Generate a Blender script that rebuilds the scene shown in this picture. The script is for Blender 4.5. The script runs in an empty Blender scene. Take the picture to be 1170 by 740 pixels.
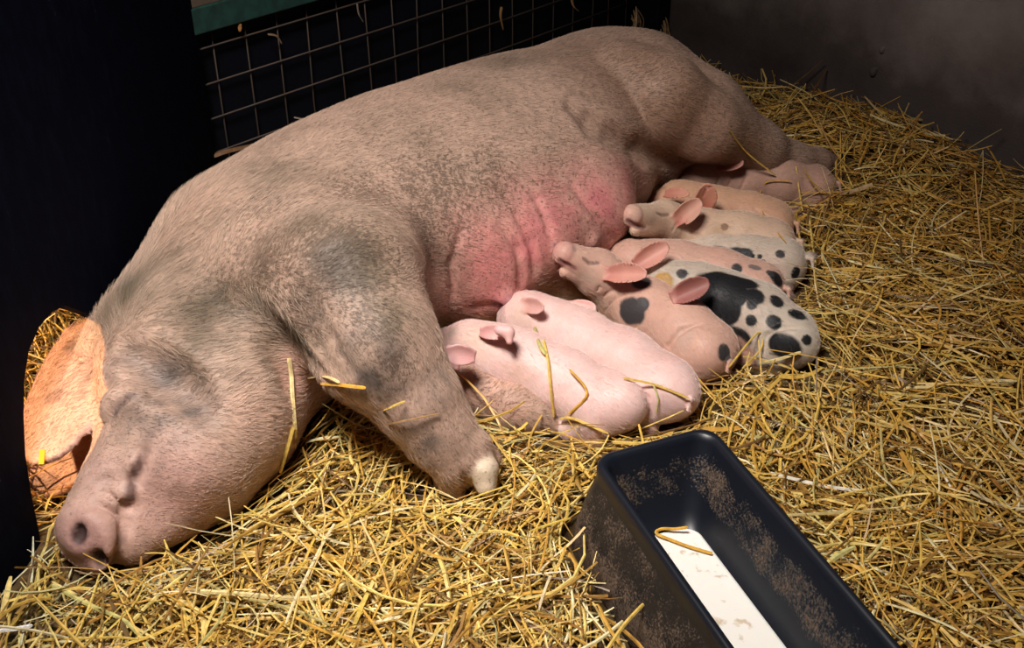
import bpy, math, random
import numpy as np
from mathutils import Vector, Matrix

# ------------------------------------------------------------------ camera, world, lights
C = bpy.context.scene.collection
FOC, PITCH, CAMH = 1300.0, math.radians(33.7), 1.35
CX, CY = 585.0, 370.0
cs, sn = math.cos(PITCH), math.sin(PITCH)
CAM = np.array([0.0, 0.0, CAMH])

cam_data = bpy.data.cameras.new('camera')
cam_data.sensor_width = 36.0
cam_data.lens = 36.0 * FOC / 1170.0
cam_data.clip_start = 0.05
cam = bpy.data.objects.new('camera', cam_data)
C.objects.link(cam)
cam.location = (0, 0, CAMH)
cam.rotation_euler = (math.radians(90) - PITCH, 0, 0)
bpy.context.scene.camera = cam

sc = bpy.context.scene
sc.view_settings.view_transform = 'Standard'
sc.view_settings.look = 'None'
sc.view_settings.exposure = 0.0
sc.view_settings.gamma = 1.0
sc.view_settings.use_curve_mapping = False

world = bpy.data.worlds.new('world')
sc.world = world
world.use_nodes = True
world.node_tree.nodes['Background'].inputs[0].default_value = (0.22, 0.32, 0.85, 1)
world.node_tree.nodes['Background'].inputs[1].default_value = 0.016


def look_at(o, target):
    d = Vector(target) - o.location
    o.rotation_euler = d.to_track_quat('-Z', 'Y').to_euler()


def area_light(name, loc, target, size, sizey, power, col):
    l = bpy.data.lights.new(name, 'AREA')
    l.shape = 'RECTANGLE'
    l.size, l.size_y = size, sizey
    l.energy = power
    l.color = col
    o = bpy.data.objects.new(name, l)
    C.objects.link(o)
    o.location = loc
    look_at(o, target)
    return o


# overhead daylight, ahead and to the left of the viewer
area_light('overhead_daylight', (-0.50, 0.85, 2.35), (-0.08, 1.55, 0.0), 0.7, 0.5, 17.2, (1.0, 0.93, 0.87)).data.spread = math.radians(75)
# low warm sun falling through the arched opening in the black partition
sl = bpy.data.lights.new('evening_sun_beam', 'SPOT')
sl.energy = 230
sl.color = (1.0, 0.58, 0.28)
sl.spot_size = math.radians(34)
sl.spot_blend = 0.3
sl.shadow_soft_size = 0.05
so = bpy.data.objects.new('evening_sun_beam', sl)
C.objects.link(so)
so.location = (-2.0, 1.48, 1.10)
look_at(so, (-0.78, 1.50, 0.18))


# ------------------------------------------------------------------ helpers
def ray(x, y):
    u, v = (x - CX) / FOC, (CY - y) / FOC
    return np.array([u, cs + v * sn, -sn + v * cs])


def P(x, y, z):
    """point seen at (x, y) lying at height z"""
    d = ray(x, y)
    t = (z - CAMH) / d[2]
    return CAM + d * t


def PW(x, y, off=0.0):
    """point seen at (x, y) on the line of the back wall, off metres in front"""
    d = ray(x, y)
    n = np.array([WN[0], WN[1], 0])
    t = (np.dot(np.array([CORNER[0], CORNER[1], 0]) + n * off, n) - np.dot(CAM, n)) / np.dot(d, n)
    return CAM + d * t


def proj(p):
    q = np.asarray(p) - CAM
    x = q[..., 0]
    dep = q[..., 1] * cs - q[..., 2] * sn
    up = q[..., 1] * sn + q[..., 2] * cs
    return CX + FOC * x / dep, CY - FOC * up / dep, dep


def nrm(v):
    v = np.asarray(v, float)
    return v / np.linalg.norm(v)


def setprops(o, label=None, cat=None, group=None, kind=None):
    if label: o['label'] = label
    if cat: o['category'] = cat
    if group: o['group'] = group
    if kind: o['kind'] = kind
    return o


def empty(name, loc):
    o = bpy.data.objects.new(name, None)
    o.empty_display_size = 0.05
    C.objects.link(o)
    o.location = loc
    return o


def mesh_obj(name, verts, faces, mat, parent=None, smooth=True, colors=None, attr=None, smooth_angle=None):
    me = bpy.data.meshes.new(name)
    verts = np.asarray(verts, dtype=np.float32)
    if parent is not None:
        verts = verts - np.array(world_loc(parent), dtype=np.float32)
    if isinstance(faces, np.ndarray):
        nf, k = faces.shape
        me.vertices.add(len(verts))
        me.vertices.foreach_set('co', verts.ravel())
        me.loops.add(nf * k)
        me.loops.foreach_set('vertex_index', faces.astype(np.int32).ravel())
        me.polygons.add(nf)
        me.polygons.foreach_set('loop_start', np.arange(0, nf * k, k, dtype=np.int32))
        me.polygons.foreach_set('loop_total', np.full(nf, k, dtype=np.int32))
    else:
        me.from_pydata([tuple(map(float, v)) for v in verts], [], faces)
    me.update(calc_edges=True)
    me.validate()
    me.polygons.foreach_set('use_smooth', np.full(len(me.polygons), bool(smooth)))
    if colors is not None:
        a = me.color_attributes.new('albedo', 'FLOAT_COLOR', 'POINT')
        buf = np.ones((len(me.vertices), 4), dtype=np.float32)
        buf[:, :3] = colors
        a.data.foreach_set('color', buf.ravel())
    if attr is not None:
        for k, val in attr.items():
            a = me.attributes.new(k, 'FLOAT', 'POINT')
            a.data.foreach_set('value', np.asarray(val, dtype=np.float32))
    me.materials.append(mat)
    o = bpy.data.objects.new(name, me)
    C.objects.link(o)
    if parent is not None:
        o.parent = parent
    return o


def world_loc(o):
    l = Vector(o.location)
    while o.parent is not None:
        o = o.parent
        l = l + Vector(o.location)
    return l


def vnoise(p, seed=0, scale=1.0):
    """cheap smooth value noise in [0,1] on an (N,3) array"""
    q = np.asarray(p) * scale + seed * 17.13
    i = np.floor(q).astype(np.int64)
    f = q - i
    f = f * f * (3 - 2 * f)

    def h(a, b, c):
        n = (a * 73856093) ^ (b * 19349663) ^ (c * 83492791) ^ (seed * 2654435761)
        n = (n ^ (n >> 13)) * 1274126177
        n = n & 0x7fffffff
        return (n % 65536) / 65535.0
    r = 0
    for dx in (0, 1):
        for dy in (0, 1):
            for dz in (0, 1):
                w = (f[:, 0] if dx else 1 - f[:, 0]) * (f[:, 1] if dy else 1 - f[:, 1]) * (f[:, 2] if dz else 1 - f[:, 2])
                r = r + w * h(i[:, 0] + dx, i[:, 1] + dy, i[:, 2] + dz)
    return r


def fbm(p, seed=0, scale=1.0, octv=3):
    r, a, s = 0, 0.5, 0
    for k in range(octv):
        r = r + a * vnoise(p, seed + k, scale * 2 ** k)
        s += a
        a *= 0.55
    return r / s


# ------------------------------------------------------------------ materials
def nodes_mat(name):
    m = bpy.data.materials.new(name)
    m.use_nodes = True
    nt = m.node_tree
    return m, nt, nt.nodes['Principled BSDF']


def N(nt, typ, **kw):
    n = nt.nodes.new(typ)
    for k, v in kw.items():
        if k in n.inputs:
            n.inputs[k].default_value = v
        else:
            setattr(n, k, v)
    return n


def ramp(nt, stops):
    r = nt.nodes.new('ShaderNodeValToRGB')
    while len(r.color_ramp.elements) < len(stops):
        r.color_ramp.elements.new(0.5)
    for e, (p, c) in zip(r.color_ramp.elements, stops):
        e.position = p
        e.color = tuple(c) + (1,) if len(c) == 3 else c
    return r


def simple_mat(name, col, rough=0.5, metal=0.0, nscale=30, namt=0.25, bump=0.2, bdist=0.003, col2=None, spec=0.5):
    m, nt, b = nodes_mat(name)
    tc = N(nt, 'ShaderNodeTexCoord')
    no = N(nt, 'ShaderNodeTexNoise', Scale=nscale, Detail=6.0)
    nt.links.new(tc.outputs['Object'], no.inputs['Vector'])
    c2 = col2 or tuple(x * (1 - namt) for x in col)
    r = ramp(nt, [(0.35, c2), (0.65, col)])
    nt.links.new(no.outputs['Fac'], r.inputs[0])
    nt.links.new(r.outputs[0], b.inputs['Base Color'])
    b.inputs['Roughness'].default_value = rough
    b.inputs['Metallic'].default_value = metal
    b.inputs['Specular IOR Level'].default_value = spec
    bu = N(nt, 'ShaderNodeBump', Strength=bump, Distance=bdist)
    nt.links.new(no.outputs['Fac'], bu.inputs['Height'])
    nt.links.new(bu.outputs[0], b.inputs['Normal'])
    return m


def skin_mat(name, speck=0.0, sss=0.15, bump=0.35, fine=220.0, rough=0.55, mott=(0.80, 1.14)):
    """hide: albedo attribute, fine mottling, dirt specks, fine skin bump"""
    m, nt, b = nodes_mat(name)
    tc = N(nt, 'ShaderNodeTexCoord')
    at = N(nt, 'ShaderNodeVertexColor', layer_name='albedo')
    n1 = N(nt, 'ShaderNodeTexNoise', Scale=38.0, Detail=5.0, Roughness=0.65)
    n2 = N(nt, 'ShaderNodeTexNoise', Scale=fine, Detail=3.0)
    nt.links.new(tc.outputs['Object'], n1.inputs['Vector'])
    nt.links.new(tc.outputs['Object'], n2.inputs['Vector'])
    mr = N(nt, 'ShaderNodeMapRange')
    mr.inputs[1].default_value, mr.inputs[2].default_value = 0.3, 0.7
    mr.inputs[3].default_value, mr.inputs[4].default_value = mott
    nt.links.new(n1.outputs['Fac'], mr.inputs[0])
    vm = N(nt, 'ShaderNodeVectorMath', operation='SCALE')
    nt.links.new(at.outputs['Color'], vm.inputs[0])
    nt.links.new(mr.outputs[0], vm.inputs['Scale'])
    last = vm.outputs[0]
    if speck > 0:
        sa = N(nt, 'ShaderNodeAttribute', attribute_name='speck')
        n3 = N(nt, 'ShaderNodeTexNoise', Scale=120.0, Detail=4.0, Roughness=0.75)
        nt.links.new(tc.outputs['Object'], n3.inputs['Vector'])
        # threshold falls where the 'speck' attribute is high
        ma = N(nt, 'ShaderNodeMath', operation='MULTIPLY_ADD')
        ma.inputs[1].default_value = 0.30
        ma.inputs[2].default_value = -0.66
        nt.links.new(sa.outputs['Fac'], ma.inputs[0])
        ad = N(nt, 'ShaderNodeMath', operation='ADD')
        nt.links.new(n3.outputs['Fac'], ad.inputs[0])
        nt.links.new(ma.outputs[0], ad.inputs[1])
        mu = N(nt, 'ShaderNodeMath', operation='MULTIPLY', use_clamp=True)
        mu.inputs[1].default_value = 9.0
        nt.links.new(ad.outputs[0], mu.inputs[0])
        sc_ = N(nt, 'ShaderNodeMath', operation='MULTIPLY')
        sc_.inputs[1].default_value = speck
        nt.links.new(mu.outputs[0], sc_.inputs[0])
        mx = N(nt, 'ShaderNodeMix', data_type='RGBA')
        nt.links.new(sc_.outputs[0], mx.inputs[0])
        nt.links.new(last, mx.inputs[6])
        mx.inputs[7].default_value = (0.075, 0.045, 0.030, 1)
        last = mx.outputs[2]
    nt.links.new(last, b.inputs['Base Color'])
    b.inputs['Roughness'].default_value = rough
    b.inputs['Specular IOR Level'].default_value = 0.35
    b.inputs['Subsurface Weight'].default_value = sss
    b.inputs['Subsurface Radius'].default_value = (1.0, 0.35, 0.2)
    b.inputs['Subsurface Scale'].default_value = 0.008
    bu = N(nt, 'ShaderNodeBump', Strength=bump, Distance=0.004)
    ad2 = N(nt, 'ShaderNodeMath', operation='MULTIPLY_ADD')
    ad2.inputs[1].default_value = 0.45
    nt.links.new(n2.outputs['Fac'], ad2.inputs[0])
    nt.links.new(n1.outputs['Fac'], ad2.inputs[2])
    nt.links.new(ad2.outputs[0], bu.inputs['Height'])
    nt.links.new(bu.outputs[0], b.inputs['Normal'])
    return m


# ------------------------------------------------------------------ implicit surface modelling
class Body:
    """an animal body: one smooth implicit surface made of blended tapered limbs and ellipsoids"""

    def __init__(self):
        self.ops = []

    def cone(self, a, b, ra, rb, k=0.03, sub=False, tag=None):
        self.ops.append(('cone', np.array(a, float), np.array(b, float), ra, rb, k, sub, tag))

    def chain(self, pts, rad, k=0.03, sub=False, tag=None):
        for i in range(len(pts) - 1):
            self.cone(pts[i], pts[i + 1], rad[i], rad[i + 1], k, sub, tag)

    def ell(self, c, r, axes=None, k=0.03, sub=False, tag=None):
        R = np.eye(3) if axes is None else np.array([nrm(a) for a in axes])
        self.ops.append(('ell', np.array(c, float), R, np.array(r, float), None, k, sub, tag))

    def disc(self, a, b, r, rnd, k=0.01, sub=False, tag=None):
        """rounded short cylinder from a to b"""
        self.ops.append(('disc', np.array(a, float), np.array(b, float), r, rnd, k, sub, tag))

    def ear(self, base, tip, normal, w, th, cup=0.3, bend=0.0, k=0.006, peak=0.42, tag='ear', fold=0.0):
        base, tip = np.array(base, float), np.array(tip, float)
        L = np.linalg.norm(tip - base)
        ex = (tip - base) / L
        n = np.array(normal, float)
        n = nrm(n - ex * np.dot(n, ex))
        ey = np.cross(n, ex)
        self.ops.append(('ear', base, np.array([ex, ey, n]), (L, w, th, cup, bend, peak, fold), None, k, False, tag))

    def prim(self, op, p):
        t = op[0]
        if t == 'cone':
            _, a, b, ra, rb = op[:5]
            pa, ba = p - a, b - a
            h = np.clip(pa @ ba / max(ba @ ba, 1e-9), 0, 1)
            return np.sqrt(((pa - h[:, None] * ba) ** 2).sum(1)) - (ra + (rb - ra) * h)
        if t == 'ell':
            q = (p - op[1]) @ op[2].T
            r = op[3]
            k0 = np.sqrt(((q / r) ** 2).sum(1))
            k1 = np.sqrt(((q / (r * r)) ** 2).sum(1)) + 1e-9
            return k0 * (k0 - 1) / k1
        if t == 'disc':
            _, a, b, r, rnd = op[:5]
            ax = nrm(b - a)
            L = np.linalg.norm(b - a) / 2
            q = p - (a + b) / 2
            z = q @ ax
            rr = np.sqrt(np.maximum((q * q).sum(1) - z * z, 0))
            dx, dz = rr - (r - rnd), np.abs(z) - (L - rnd)
            return np.minimum(np.maximum(dx, dz), 0) + np.sqrt(np.maximum(dx, 0) ** 2 + np.maximum(dz, 0) ** 2) - rnd
        if t == 'ear':
            L, w, th, cup, bend, peak, fold = op[3]
            q = (p - op[1]) @ op[2].T
            s = q[:, 0] / L
            sc_ = np.clip(s, 0, 1)
            e = np.where(sc_ < peak, (peak - sc_) / (peak + 0.12), (sc_ - peak) / (1.0 - peak))
            ww = w * np.sqrt(np.maximum(1 - e ** 2.2, 0.004))
            hgt = cup * w * np.clip(q[:, 1] / w, -1.3, 1.3) ** 2 + bend * L * sc_ ** 2 + fold * w * (q[:, 1] / w) * sc_
            d1 = (np.abs(q[:, 2] - hgt) - th * (1.15 - 0.5 * sc_)) * 0.75
            d2 = (np.abs(q[:, 1]) - ww) * 0.8
            d3 = np.maximum(-q[:, 0] - 0.1 * L, q[:, 0] - L)
            m = np.maximum(d2, d3)
            kk = th * 1.2
            h = np.clip(0.5 + 0.5 * (d1 - m) / kk, 0, 1)
            return m * (1 - h) + d1 * h + kk * h * (1 - h)

    def __call__(self, p):
        d = None
        for op in self.ops:
            di = self.prim(op, p)
            k, sub = op[5], op[6]
            if d is None:
                d = di
                continue
            if sub:
                # smooth subtraction
                h = np.clip(0.5 - 0.5 * (d + di) / k, 0, 1)
                d = d * (1 - h) + (-di) * h + k * h * (1 - h)
            else:
                h = np.clip(0.5 + 0.5 * (d - di) / k, 0, 1)
                d = d * (1 - h) + di * h - k * h * (1 - h)
        return d

    def tagdist(self, p, tag):
        d = np.full(len(p), 9.0)
        for op in self.ops:
            if op[7] == tag:
                d = np.minimum(d, self.prim(op, p))
        return d

    def bounds(self):
        lo, hi = np.full(3, 9.0), np.full(3, -9.0)
        for op in self.ops:
            if op[6]: continue
            if op[0] in ('cone', 'disc'):
                r = max(op[3], op[4] if op[0] == 'cone' else 0)
                pts = [op[1], op[2]]
            elif op[0] == 'ell':
                r = op[3].max(); pts = [op[1]]
            else:
                r = op[3][1] * 1.3; pts = [op[1], op[1] + op[2][0] * op[3][0] + op[2][2] * op[3][0] * op[3][4]]
            for q in pts:
                lo = np.minimum(lo, q - r); hi = np.maximum(hi, q + r)
        return lo - 0.02, hi + 0.02

    def trace(self, x, y):
        """first point of the surface seen at pixel (x, y)"""
        d = ray(x, y); L = np.linalg.norm(d); d = d / L
        t, best = 1.0, (9.0, None)
        for _ in range(160):
            p = CAM + d * t
            s = float(self(p[None])[0])
            if s < 0.0005: return p
            if s < best[0]: best = (s, p)
            t += max(s * 0.7, 0.0005)
            if t > 5: break
        return best[1]          # a ray that just misses gives its nearest point

    def grad(self, p, e=0.0015):
        g = np.zeros_like(p)
        for k in np.array([[1, -1, -1], [-1, -1, 1], [-1, 1, -1], [1, 1, 1]], float):
            g += k * self(p + k * e)[:, None]
        return g / (np.linalg.norm(g, axis=1)[:, None] + 1e-12)

    def mesh(self, h):
        lo, hi = self.bounds()
        st = 4
        n = (np.ceil((hi - lo) / (h * st)).astype(int) + 1) * st + 1
        ax = [lo[i] + h * np.arange(n[i]) for i in range(3)]
        cg = np.stack(np.meshgrid(ax[0][::st], ax[1][::st], ax[2][::st], indexing='ij'), -1)
        cd = self(cg.reshape(-1, 3)).reshape(cg.shape[:3])
        # nearest upsample then refine close to the surface
        ix = [np.minimum((np.arange(n[i]) + st // 2) // st, cd.shape[i] - 1) for i in range(3)]
        D = cd[np.ix_(*ix)].astype(np.float64)
        near = np.abs(D) < h * (st * 0.87 + 2.0) * 1.5
        idx = np.argwhere(near)
        pts = lo + idx * h
        out = np.empty(len(pts))
        for s in range(0, len(pts), 200000):
            out[s:s + 200000] = self(pts[s:s + 200000])
        D[idx[:, 0], idx[:, 1], idx[:, 2]] = out
        S = D < 0
        c = np.zeros(tuple(np.array(S.shape) - 1), dtype=np.int8)
        for dx in (0, 1):
            for dy in (0, 1):
                for dz in (0, 1):
                    c += S[dx:S.shape[0] - 1 + dx, dy:S.shape[1] - 1 + dy, dz:S.shape[2] - 1 + dz]
        act = (c > 0) & (c < 8)
        cells = np.argwhere(act)
        vid = np.full(act.shape, -1, dtype=np.int64)
        vid[act] = np.arange(len(cells))
        acc = np.zeros((len(cells), 3)); cnt = np.zeros(len(cells))
        corners = [(a, b, cc) for a in (0, 1) for b in (0, 1) for cc in (0, 1)]
        for a in corners:
            for axi in range(3):
                if a[axi]: continue
                b = list(a); b[axi] = 1
                da = D[cells[:, 0] + a[0], cells[:, 1] + a[1], cells[:, 2] + a[2]]
                db = D[cells[:, 0] + b[0], cells[:, 1] + b[1], cells[:, 2] + b[2]]
                m = (da < 0) != (db < 0)
                t = np.where(m, da / np.where(m, da - db, 1), 0)
                q = np.array(a, float)[None] + t[:, None] * np.eye(3)[axi][None]
                acc += q * m[:, None]; cnt += m
        v = lo + (cells + acc / cnt[:, None]) * h
        quads = []
        for axi in range(3):
            o1, o2 = [(1, 2), (2, 0), (0, 1)][axi]
            sl0 = [slice(None)] * 3; sl1 = [slice(None)] * 3
            sl0[axi] = slice(0, S.shape[axi] - 1); sl1[axi] = slice(1, S.shape[axi])
            for o in (o1, o2):
                sl0[o] = slice(1, S.shape[o] - 1); sl1[o] = slice(1, S.shape[o] - 1)
            A, B = S[tuple(sl0)], S[tuple(sl1)]
            e = np.argwhere(A != B)
            flip = A[e[:, 0], e[:, 1], e[:, 2]]
            e = e.copy(); e[:, o1] += 1; e[:, o2] += 1
            def cid(d1, d2):
                q = e.copy(); q[:, o1] -= d1; q[:, o2] -= d2
                return vid[q[:, 0], q[:, 1], q[:, 2]]
            Q = np.stack([cid(1, 1), cid(0, 1), cid(0, 0), cid(1, 0)], 1)
            Q[~flip] = Q[~flip][:, ::-1]
            quads.append(Q)
        F = np.concatenate(quads)
        F = F[(F >= 0).all(1)]
        for _ in range(2):
            d = self(v)
            g = self.grad(v)
            v = v - g * np.clip(d, -h, h)[:, None]
        return v, F


def blob(p, c, r, soft=0.5):
    """1 inside radius r of c, falling to 0"""
    d = np.linalg.norm((p - c), axis=1) / r
    return np.clip((1 - d) / soft, 0, 1) ** 1.0


def mixc(col, c, w):
    return col * (1 - w[:, None]) + np.array(c)[None] * w[:, None]


# pen layout: back wall runs 44 degrees to the right, right wall stands square to it
WD = nrm([math.sin(math.radians(44)), math.cos(math.radians(44)), 0])[:2]     # along the back wall
WN = np.array([WD[1], -WD[0]])                                               # into the pen
CORNER = np.array([0.427, 3.563])
RD = nrm([0.64, -0.77])                                                       # along the right wall, towards the viewer
BSL = 0.068
BLACKP_A, BLACKP_D = np.array([-0.76, 1.28]), nrm([BSL, 1.0])                # black partition line

# ------------------------------------------------------------------ the sow
S_SH, S_HP = P(300, 270, 0.22), P(690, 118, 0.22)
BA = nrm([S_HP[0] - S_SH[0], S_HP[1] - S_SH[1], 0])       # towards the tail
BB = np.array([BA[1], -BA[0], 0])                         # towards the belly
BC = np.array([0, 0, 1.0])
AX = [BA, BB, BC]


def build_sow():
    s = Body()
    # trunk
    s.ell(P(352, 296, 0.22), (0.29, 0.245, 0.215), AX, k=0.05)
    s.ell(P(470, 232, 0.235), (0.42, 0.268, 0.235), AX, k=0.10)
    s.ell(P(600, 177, 0.23), (0.36, 0.258, 0.225), AX, k=0.10)
    s.ell(P(688, 130, 0.23), (0.25, 0.222, 0.20), AX, k=0.08)
    # haunch and upper hind leg
    s.ell(P(712, 118, 0.275), (0.23, 0.172, 0.145), AX, k=0.05)
    s.chain([P(738, 108, 0.30), P(802, 132, 0.265), P(866, 166, 0.175)], [0.135, 0.096, 0.056], k=0.05)
    s.chain([P(866, 170, 0.175), P(905, 184, 0.125), P(934, 186, 0.10)], [0.058, 0.042, 0.036], k=0.03)
    s.cone(P(932, 182, 0.10), P(956, 184, 0.075), 0.032, 0.020, k=0.01)
    s.cone(P(930, 190, 0.09), P(951, 194, 0.065), 0.028, 0.018, k=0.01)
    # lower thigh under the flank
    s.chain([P(700, 165, 0.12), P(775, 172, 0.10)], [0.14, 0.07], k=0.05)
    # shoulder and neck
    s.ell(P(362, 304, 0.315), (0.19, 0.185, 0.125), AX, k=0.06)
    s.cone(P(285, 316, 0.225), P(208, 396, 0.190), 0.190, 0.155, k=0.06)
    s.cone(P(320, 385, 0.155), P(250, 460, 0.14), 0.15, 0.125, k=0.06)
    # head
    hx = nrm(P(100, 612, 0.10) - P(185, 430, 0.19))       # towards the nose
    hy = np.cross([0, 0, 1], hx)
    hz = np.cross(hx, hy)
    s.ell(P(182, 430, 0.195), (0.15, 0.095, 0.115), [hx, hy, hz], k=0.04)
    s.ell(P(248, 488, 0.13), (0.15, 0.13, 0.125), [hx, np.cross([0, 0, 1], hx), [0, 0, 1]], k=0.05)
    s.cone(P(205, 450, 0.21), P(212, 520, 0.15), 0.10, 0.095, k=0.04)
    s.cone(P(172, 500, 0.165), P(126, 578, 0.118), 0.085, 0.058, k=0.035)
    s.cone(P(225, 540, 0.10), P(150, 612, 0.075), 0.095, 0.046, k=0.03)
    s.cone(P(136, 556, 0.125), P(108, 602, 0.105), 0.058, 0.055, k=0.02)
    # nose disc
    nx = nrm(hx * 0.80 + np.array([-0.18, 0, 0.42]))
    nc = P(95, 618, 0.108)
    s.disc(nc - nx * 0.040, nc + nx * 0.006, 0.056, 0.012, k=0.010)
    # raised lid above the eye, fold of the cheek
    s.cone(P(140, 428, 0.26), P(158, 418, 0.28), 0.025, 0.030, k=0.035)
    s.cone(P(200, 396, 0.245), P(262, 440, 0.20), 0.085, 0.10, k=0.07)
    # thigh lying over the flank
    gr = [s.trace(*q) for q in ((655, 122), (680, 143), (705, 160), (735, 174), (775, 184))]
    s.chain(gr, [0.010, 0.022, 0.026, 0.026, 0.020], k=0.03, sub=True)
    s.chain([P(708, 96, 0.355), P(756, 114, 0.335), P(804, 141, 0.275)], [0.100, 0.104, 0.080], k=0.012)
    s.cone(P(804, 141, 0.275), P(868, 168, 0.185), 0.080, 0.052, k=0.03)
    s.ell(P(728, 182, 0.14), (0.13, 0.09, 0.10), AX, k=0.08)
    # udder
    for (x, y, z, r) in ((545, 285, 0.20, 0.10), (608, 266, 0.20, 0.095), (668, 238, 0.20, 0.095), (706, 212, 0.17, 0.050),
                         (600, 300, 0.12, 0.075), (545, 318, 0.13, 0.085), (648, 322, 0.055, 0.070)):
        s.ell(P(x, y, z), (r * 1.15, r * 1.08, r * 1.0), AX, k=0.075)
    # teats
    for (x0, y0, x1, y1, z) in ((622, 268, 635, 291, 0.20), (664, 266, 677, 276, 0.195), (572, 338, 587, 347, 0.15), (708, 236, 718, 242, 0.19)):
        s.cone(P(x0, y0, z), P(x1, y1, z - 0.005), 0.020, 0.0075, k=0.025, tag='teat')
    s.chain([P(618, 255, 0.235), P(630, 275, 0.225), P(640, 291, 0.215)], [0.010, 0.0095, 0.0075], k=0.012, tag='sucked')
    # upper foreleg
    s.chain([P(395, 330, 0.33), P(430, 395, 0.28), P(475, 455, 0.20)], [0.14, 0.098, 0.072], k=0.04)
    s.chain([P(475, 455, 0.20), P(500, 492, 0.145), P(522, 522, 0.105)], [0.072, 0.060, 0.052], k=0.02)
    s.cone(P(524, 520, 0.105), P(519, 545, 0.065), 0.044, 0.032, k=0.015)
    s.cone(P(519, 545, 0.065), P(522, 562, 0.045), 0.030, 0.018, k=0.006, tag='darkclaw')
    s.cone(P(536, 516, 0.112), P(548, 534, 0.090), 0.040, 0.031, k=0.012)
    s.cone(P(552, 538, 0.098), P(555, 554, 0.080), 0.028, 0.019, k=0.005, tag='claw')
    s.cone(P(544, 501, 0.125), P(568, 524, 0.085), 0.017, 0.010, k=0.008)       # dew claw
    cl = [s.trace(*q) for q in ((530, 540), (533, 552), (537, 566))]
    s.chain(cl, [0.003, 0.007, 0.008], k=0.010, sub=True)
    # lower foreleg, lying on the straw
    s.chain([P(445, 390, 0.09), P(540, 441, 0.068), P(588, 462, 0.062), P(614, 471, 0.056)], [0.070, 0.046, 0.042, 0.038], k=0.03)
    s.cone(P(612, 470, 0.055), P(632, 482, 0.04), 0.038, 0.024, k=0.01)
    # --- folds and openings
    # furrow behind the brow
    fu = [s.trace(*q) for q in ((138, 396), (160, 408), (186, 426), (212, 444), (232, 466))]
    s.chain(fu, [0.012, 0.026, 0.030, 0.024, 0.012], k=0.035, sub=True)
    # throat crease
    fu = [s.trace(*q) for q in ((285, 345), (308, 372), (322, 400), (332, 432))]
    s.chain(fu, [0.004, 0.010, 0.015, 0.016], k=0.04, sub=True)
    # mouth
    mo = [(165, 517), (157, 536), (149, 556), (147, 575), (143, 603), (137, 630), (130, 648)]
    mp = [s.trace(*q) for q in mo]
    s.chain(mp, [0.006, 0.009, 0.008, 0.008, 0.008, 0.007, 0.006], k=0.012, sub=True, tag='mouth')
    # lip bump
    lp = s.trace(138, 556)
    s.ell(lp - np.array([0, 0, 0.012]), (0.022, 0.014, 0.018), None, k=0.012)
    lp = s.trace(160, 522)
    s.ell(lp + np.array([-0.012, 0, -0.012]), (0.014, 0.018, 0.016), None, k=0.012)
    # nostrils
    for q in ((88, 612), (113, 641)):
        c = s.trace(*q)
        s.ell(c, (0.016, 0.011, 0.016), [nx, np.cross(nx, [0, 0, 1]), [0, 0, 1]], k=0.010, sub=True, tag='nostril')
    # snout wrinkles
    for (a, m, b) in (((82, 583), (110, 574), (140, 594)), ((90, 571), (118, 560), (146, 580)), ((97, 557), (122, 546), (140, 556))):
        pts = [s.trace(*q) for q in (a, m, b)]
        s.chain(pts, [0.0035, 0.005, 0.0035], k=0.010, sub=True)
    # closed eye
    ep = [s.trace(*q) for q in ((129, 476), (134, 464), (142, 455), (152, 450))]
    s.chain([q + np.array([0.012, -0.004, 0.0]) for q in ep], [0.008, 0.012, 0.012, 0.008], k=0.014)
    s.chain([q + np.array([-0.014, 0.006, 0.0]) for q in ep], [0.008, 0.011, 0.011, 0.008], k=0.014)
    ep = [s.trace(*q) for q in ((129, 476), (134, 464), (142, 455), (152, 450))]
    s.chain(ep, [0.002, 0.005, 0.005, 0.002], k=0.006, sub=True, tag='eye')
    # flank fold in front of the thigh
    # folds between the udder sections
    for pts in (((528, 260), (516, 300), (516, 340)), ((572, 255), (592, 285), (595, 325)), ((612, 225), (628, 262), (636, 290)), ((590, 245), (606, 275), (612, 310)), ((655, 215), (684, 250), (700, 275)), ((540, 352), (565, 350), (592, 342))):
        q = [s.trace(*w) for w in pts]
        s.chain(q, [0.002, 0.0045, 0.0045], k=0.014, sub=True)
    # skin folds at the arm pit
    for i, pts in enumerate((((322, 365), (350, 405), (372, 432)), ((338, 352), (362, 395), (386, 430)), ((352, 340), (375, 385), (398, 424)))):
        q = [s.trace(*w) for w in pts]
        s.chain(q, [0.003, 0.007, 0.007], k=0.018, sub=True)
    # ears: upper one falls left through the arch, lower one lies beneath
    s.ear(P(96, 381, 0.235), P(44, 524, 0.185), (-0.40, -0.55, 1.0), 0.085, 0.0075, cup=-0.10, bend=-0.06, k=0.012, peak=0.50, tag='ear')
    s.cone(P(124, 390, 0.225), P(108, 396, 0.240), 0.038, 0.022, k=0.03)
    s.ear(P(112, 505, 0.12), P(34, 556, 0.05), (-0.2, -0.5, 1.0), 0.060, 0.008, cup=0.15, bend=0.0, k=0.02, peak=0.45, tag='ear')
    return s


sow = build_sow()
SOW_H = 0.0075


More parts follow.
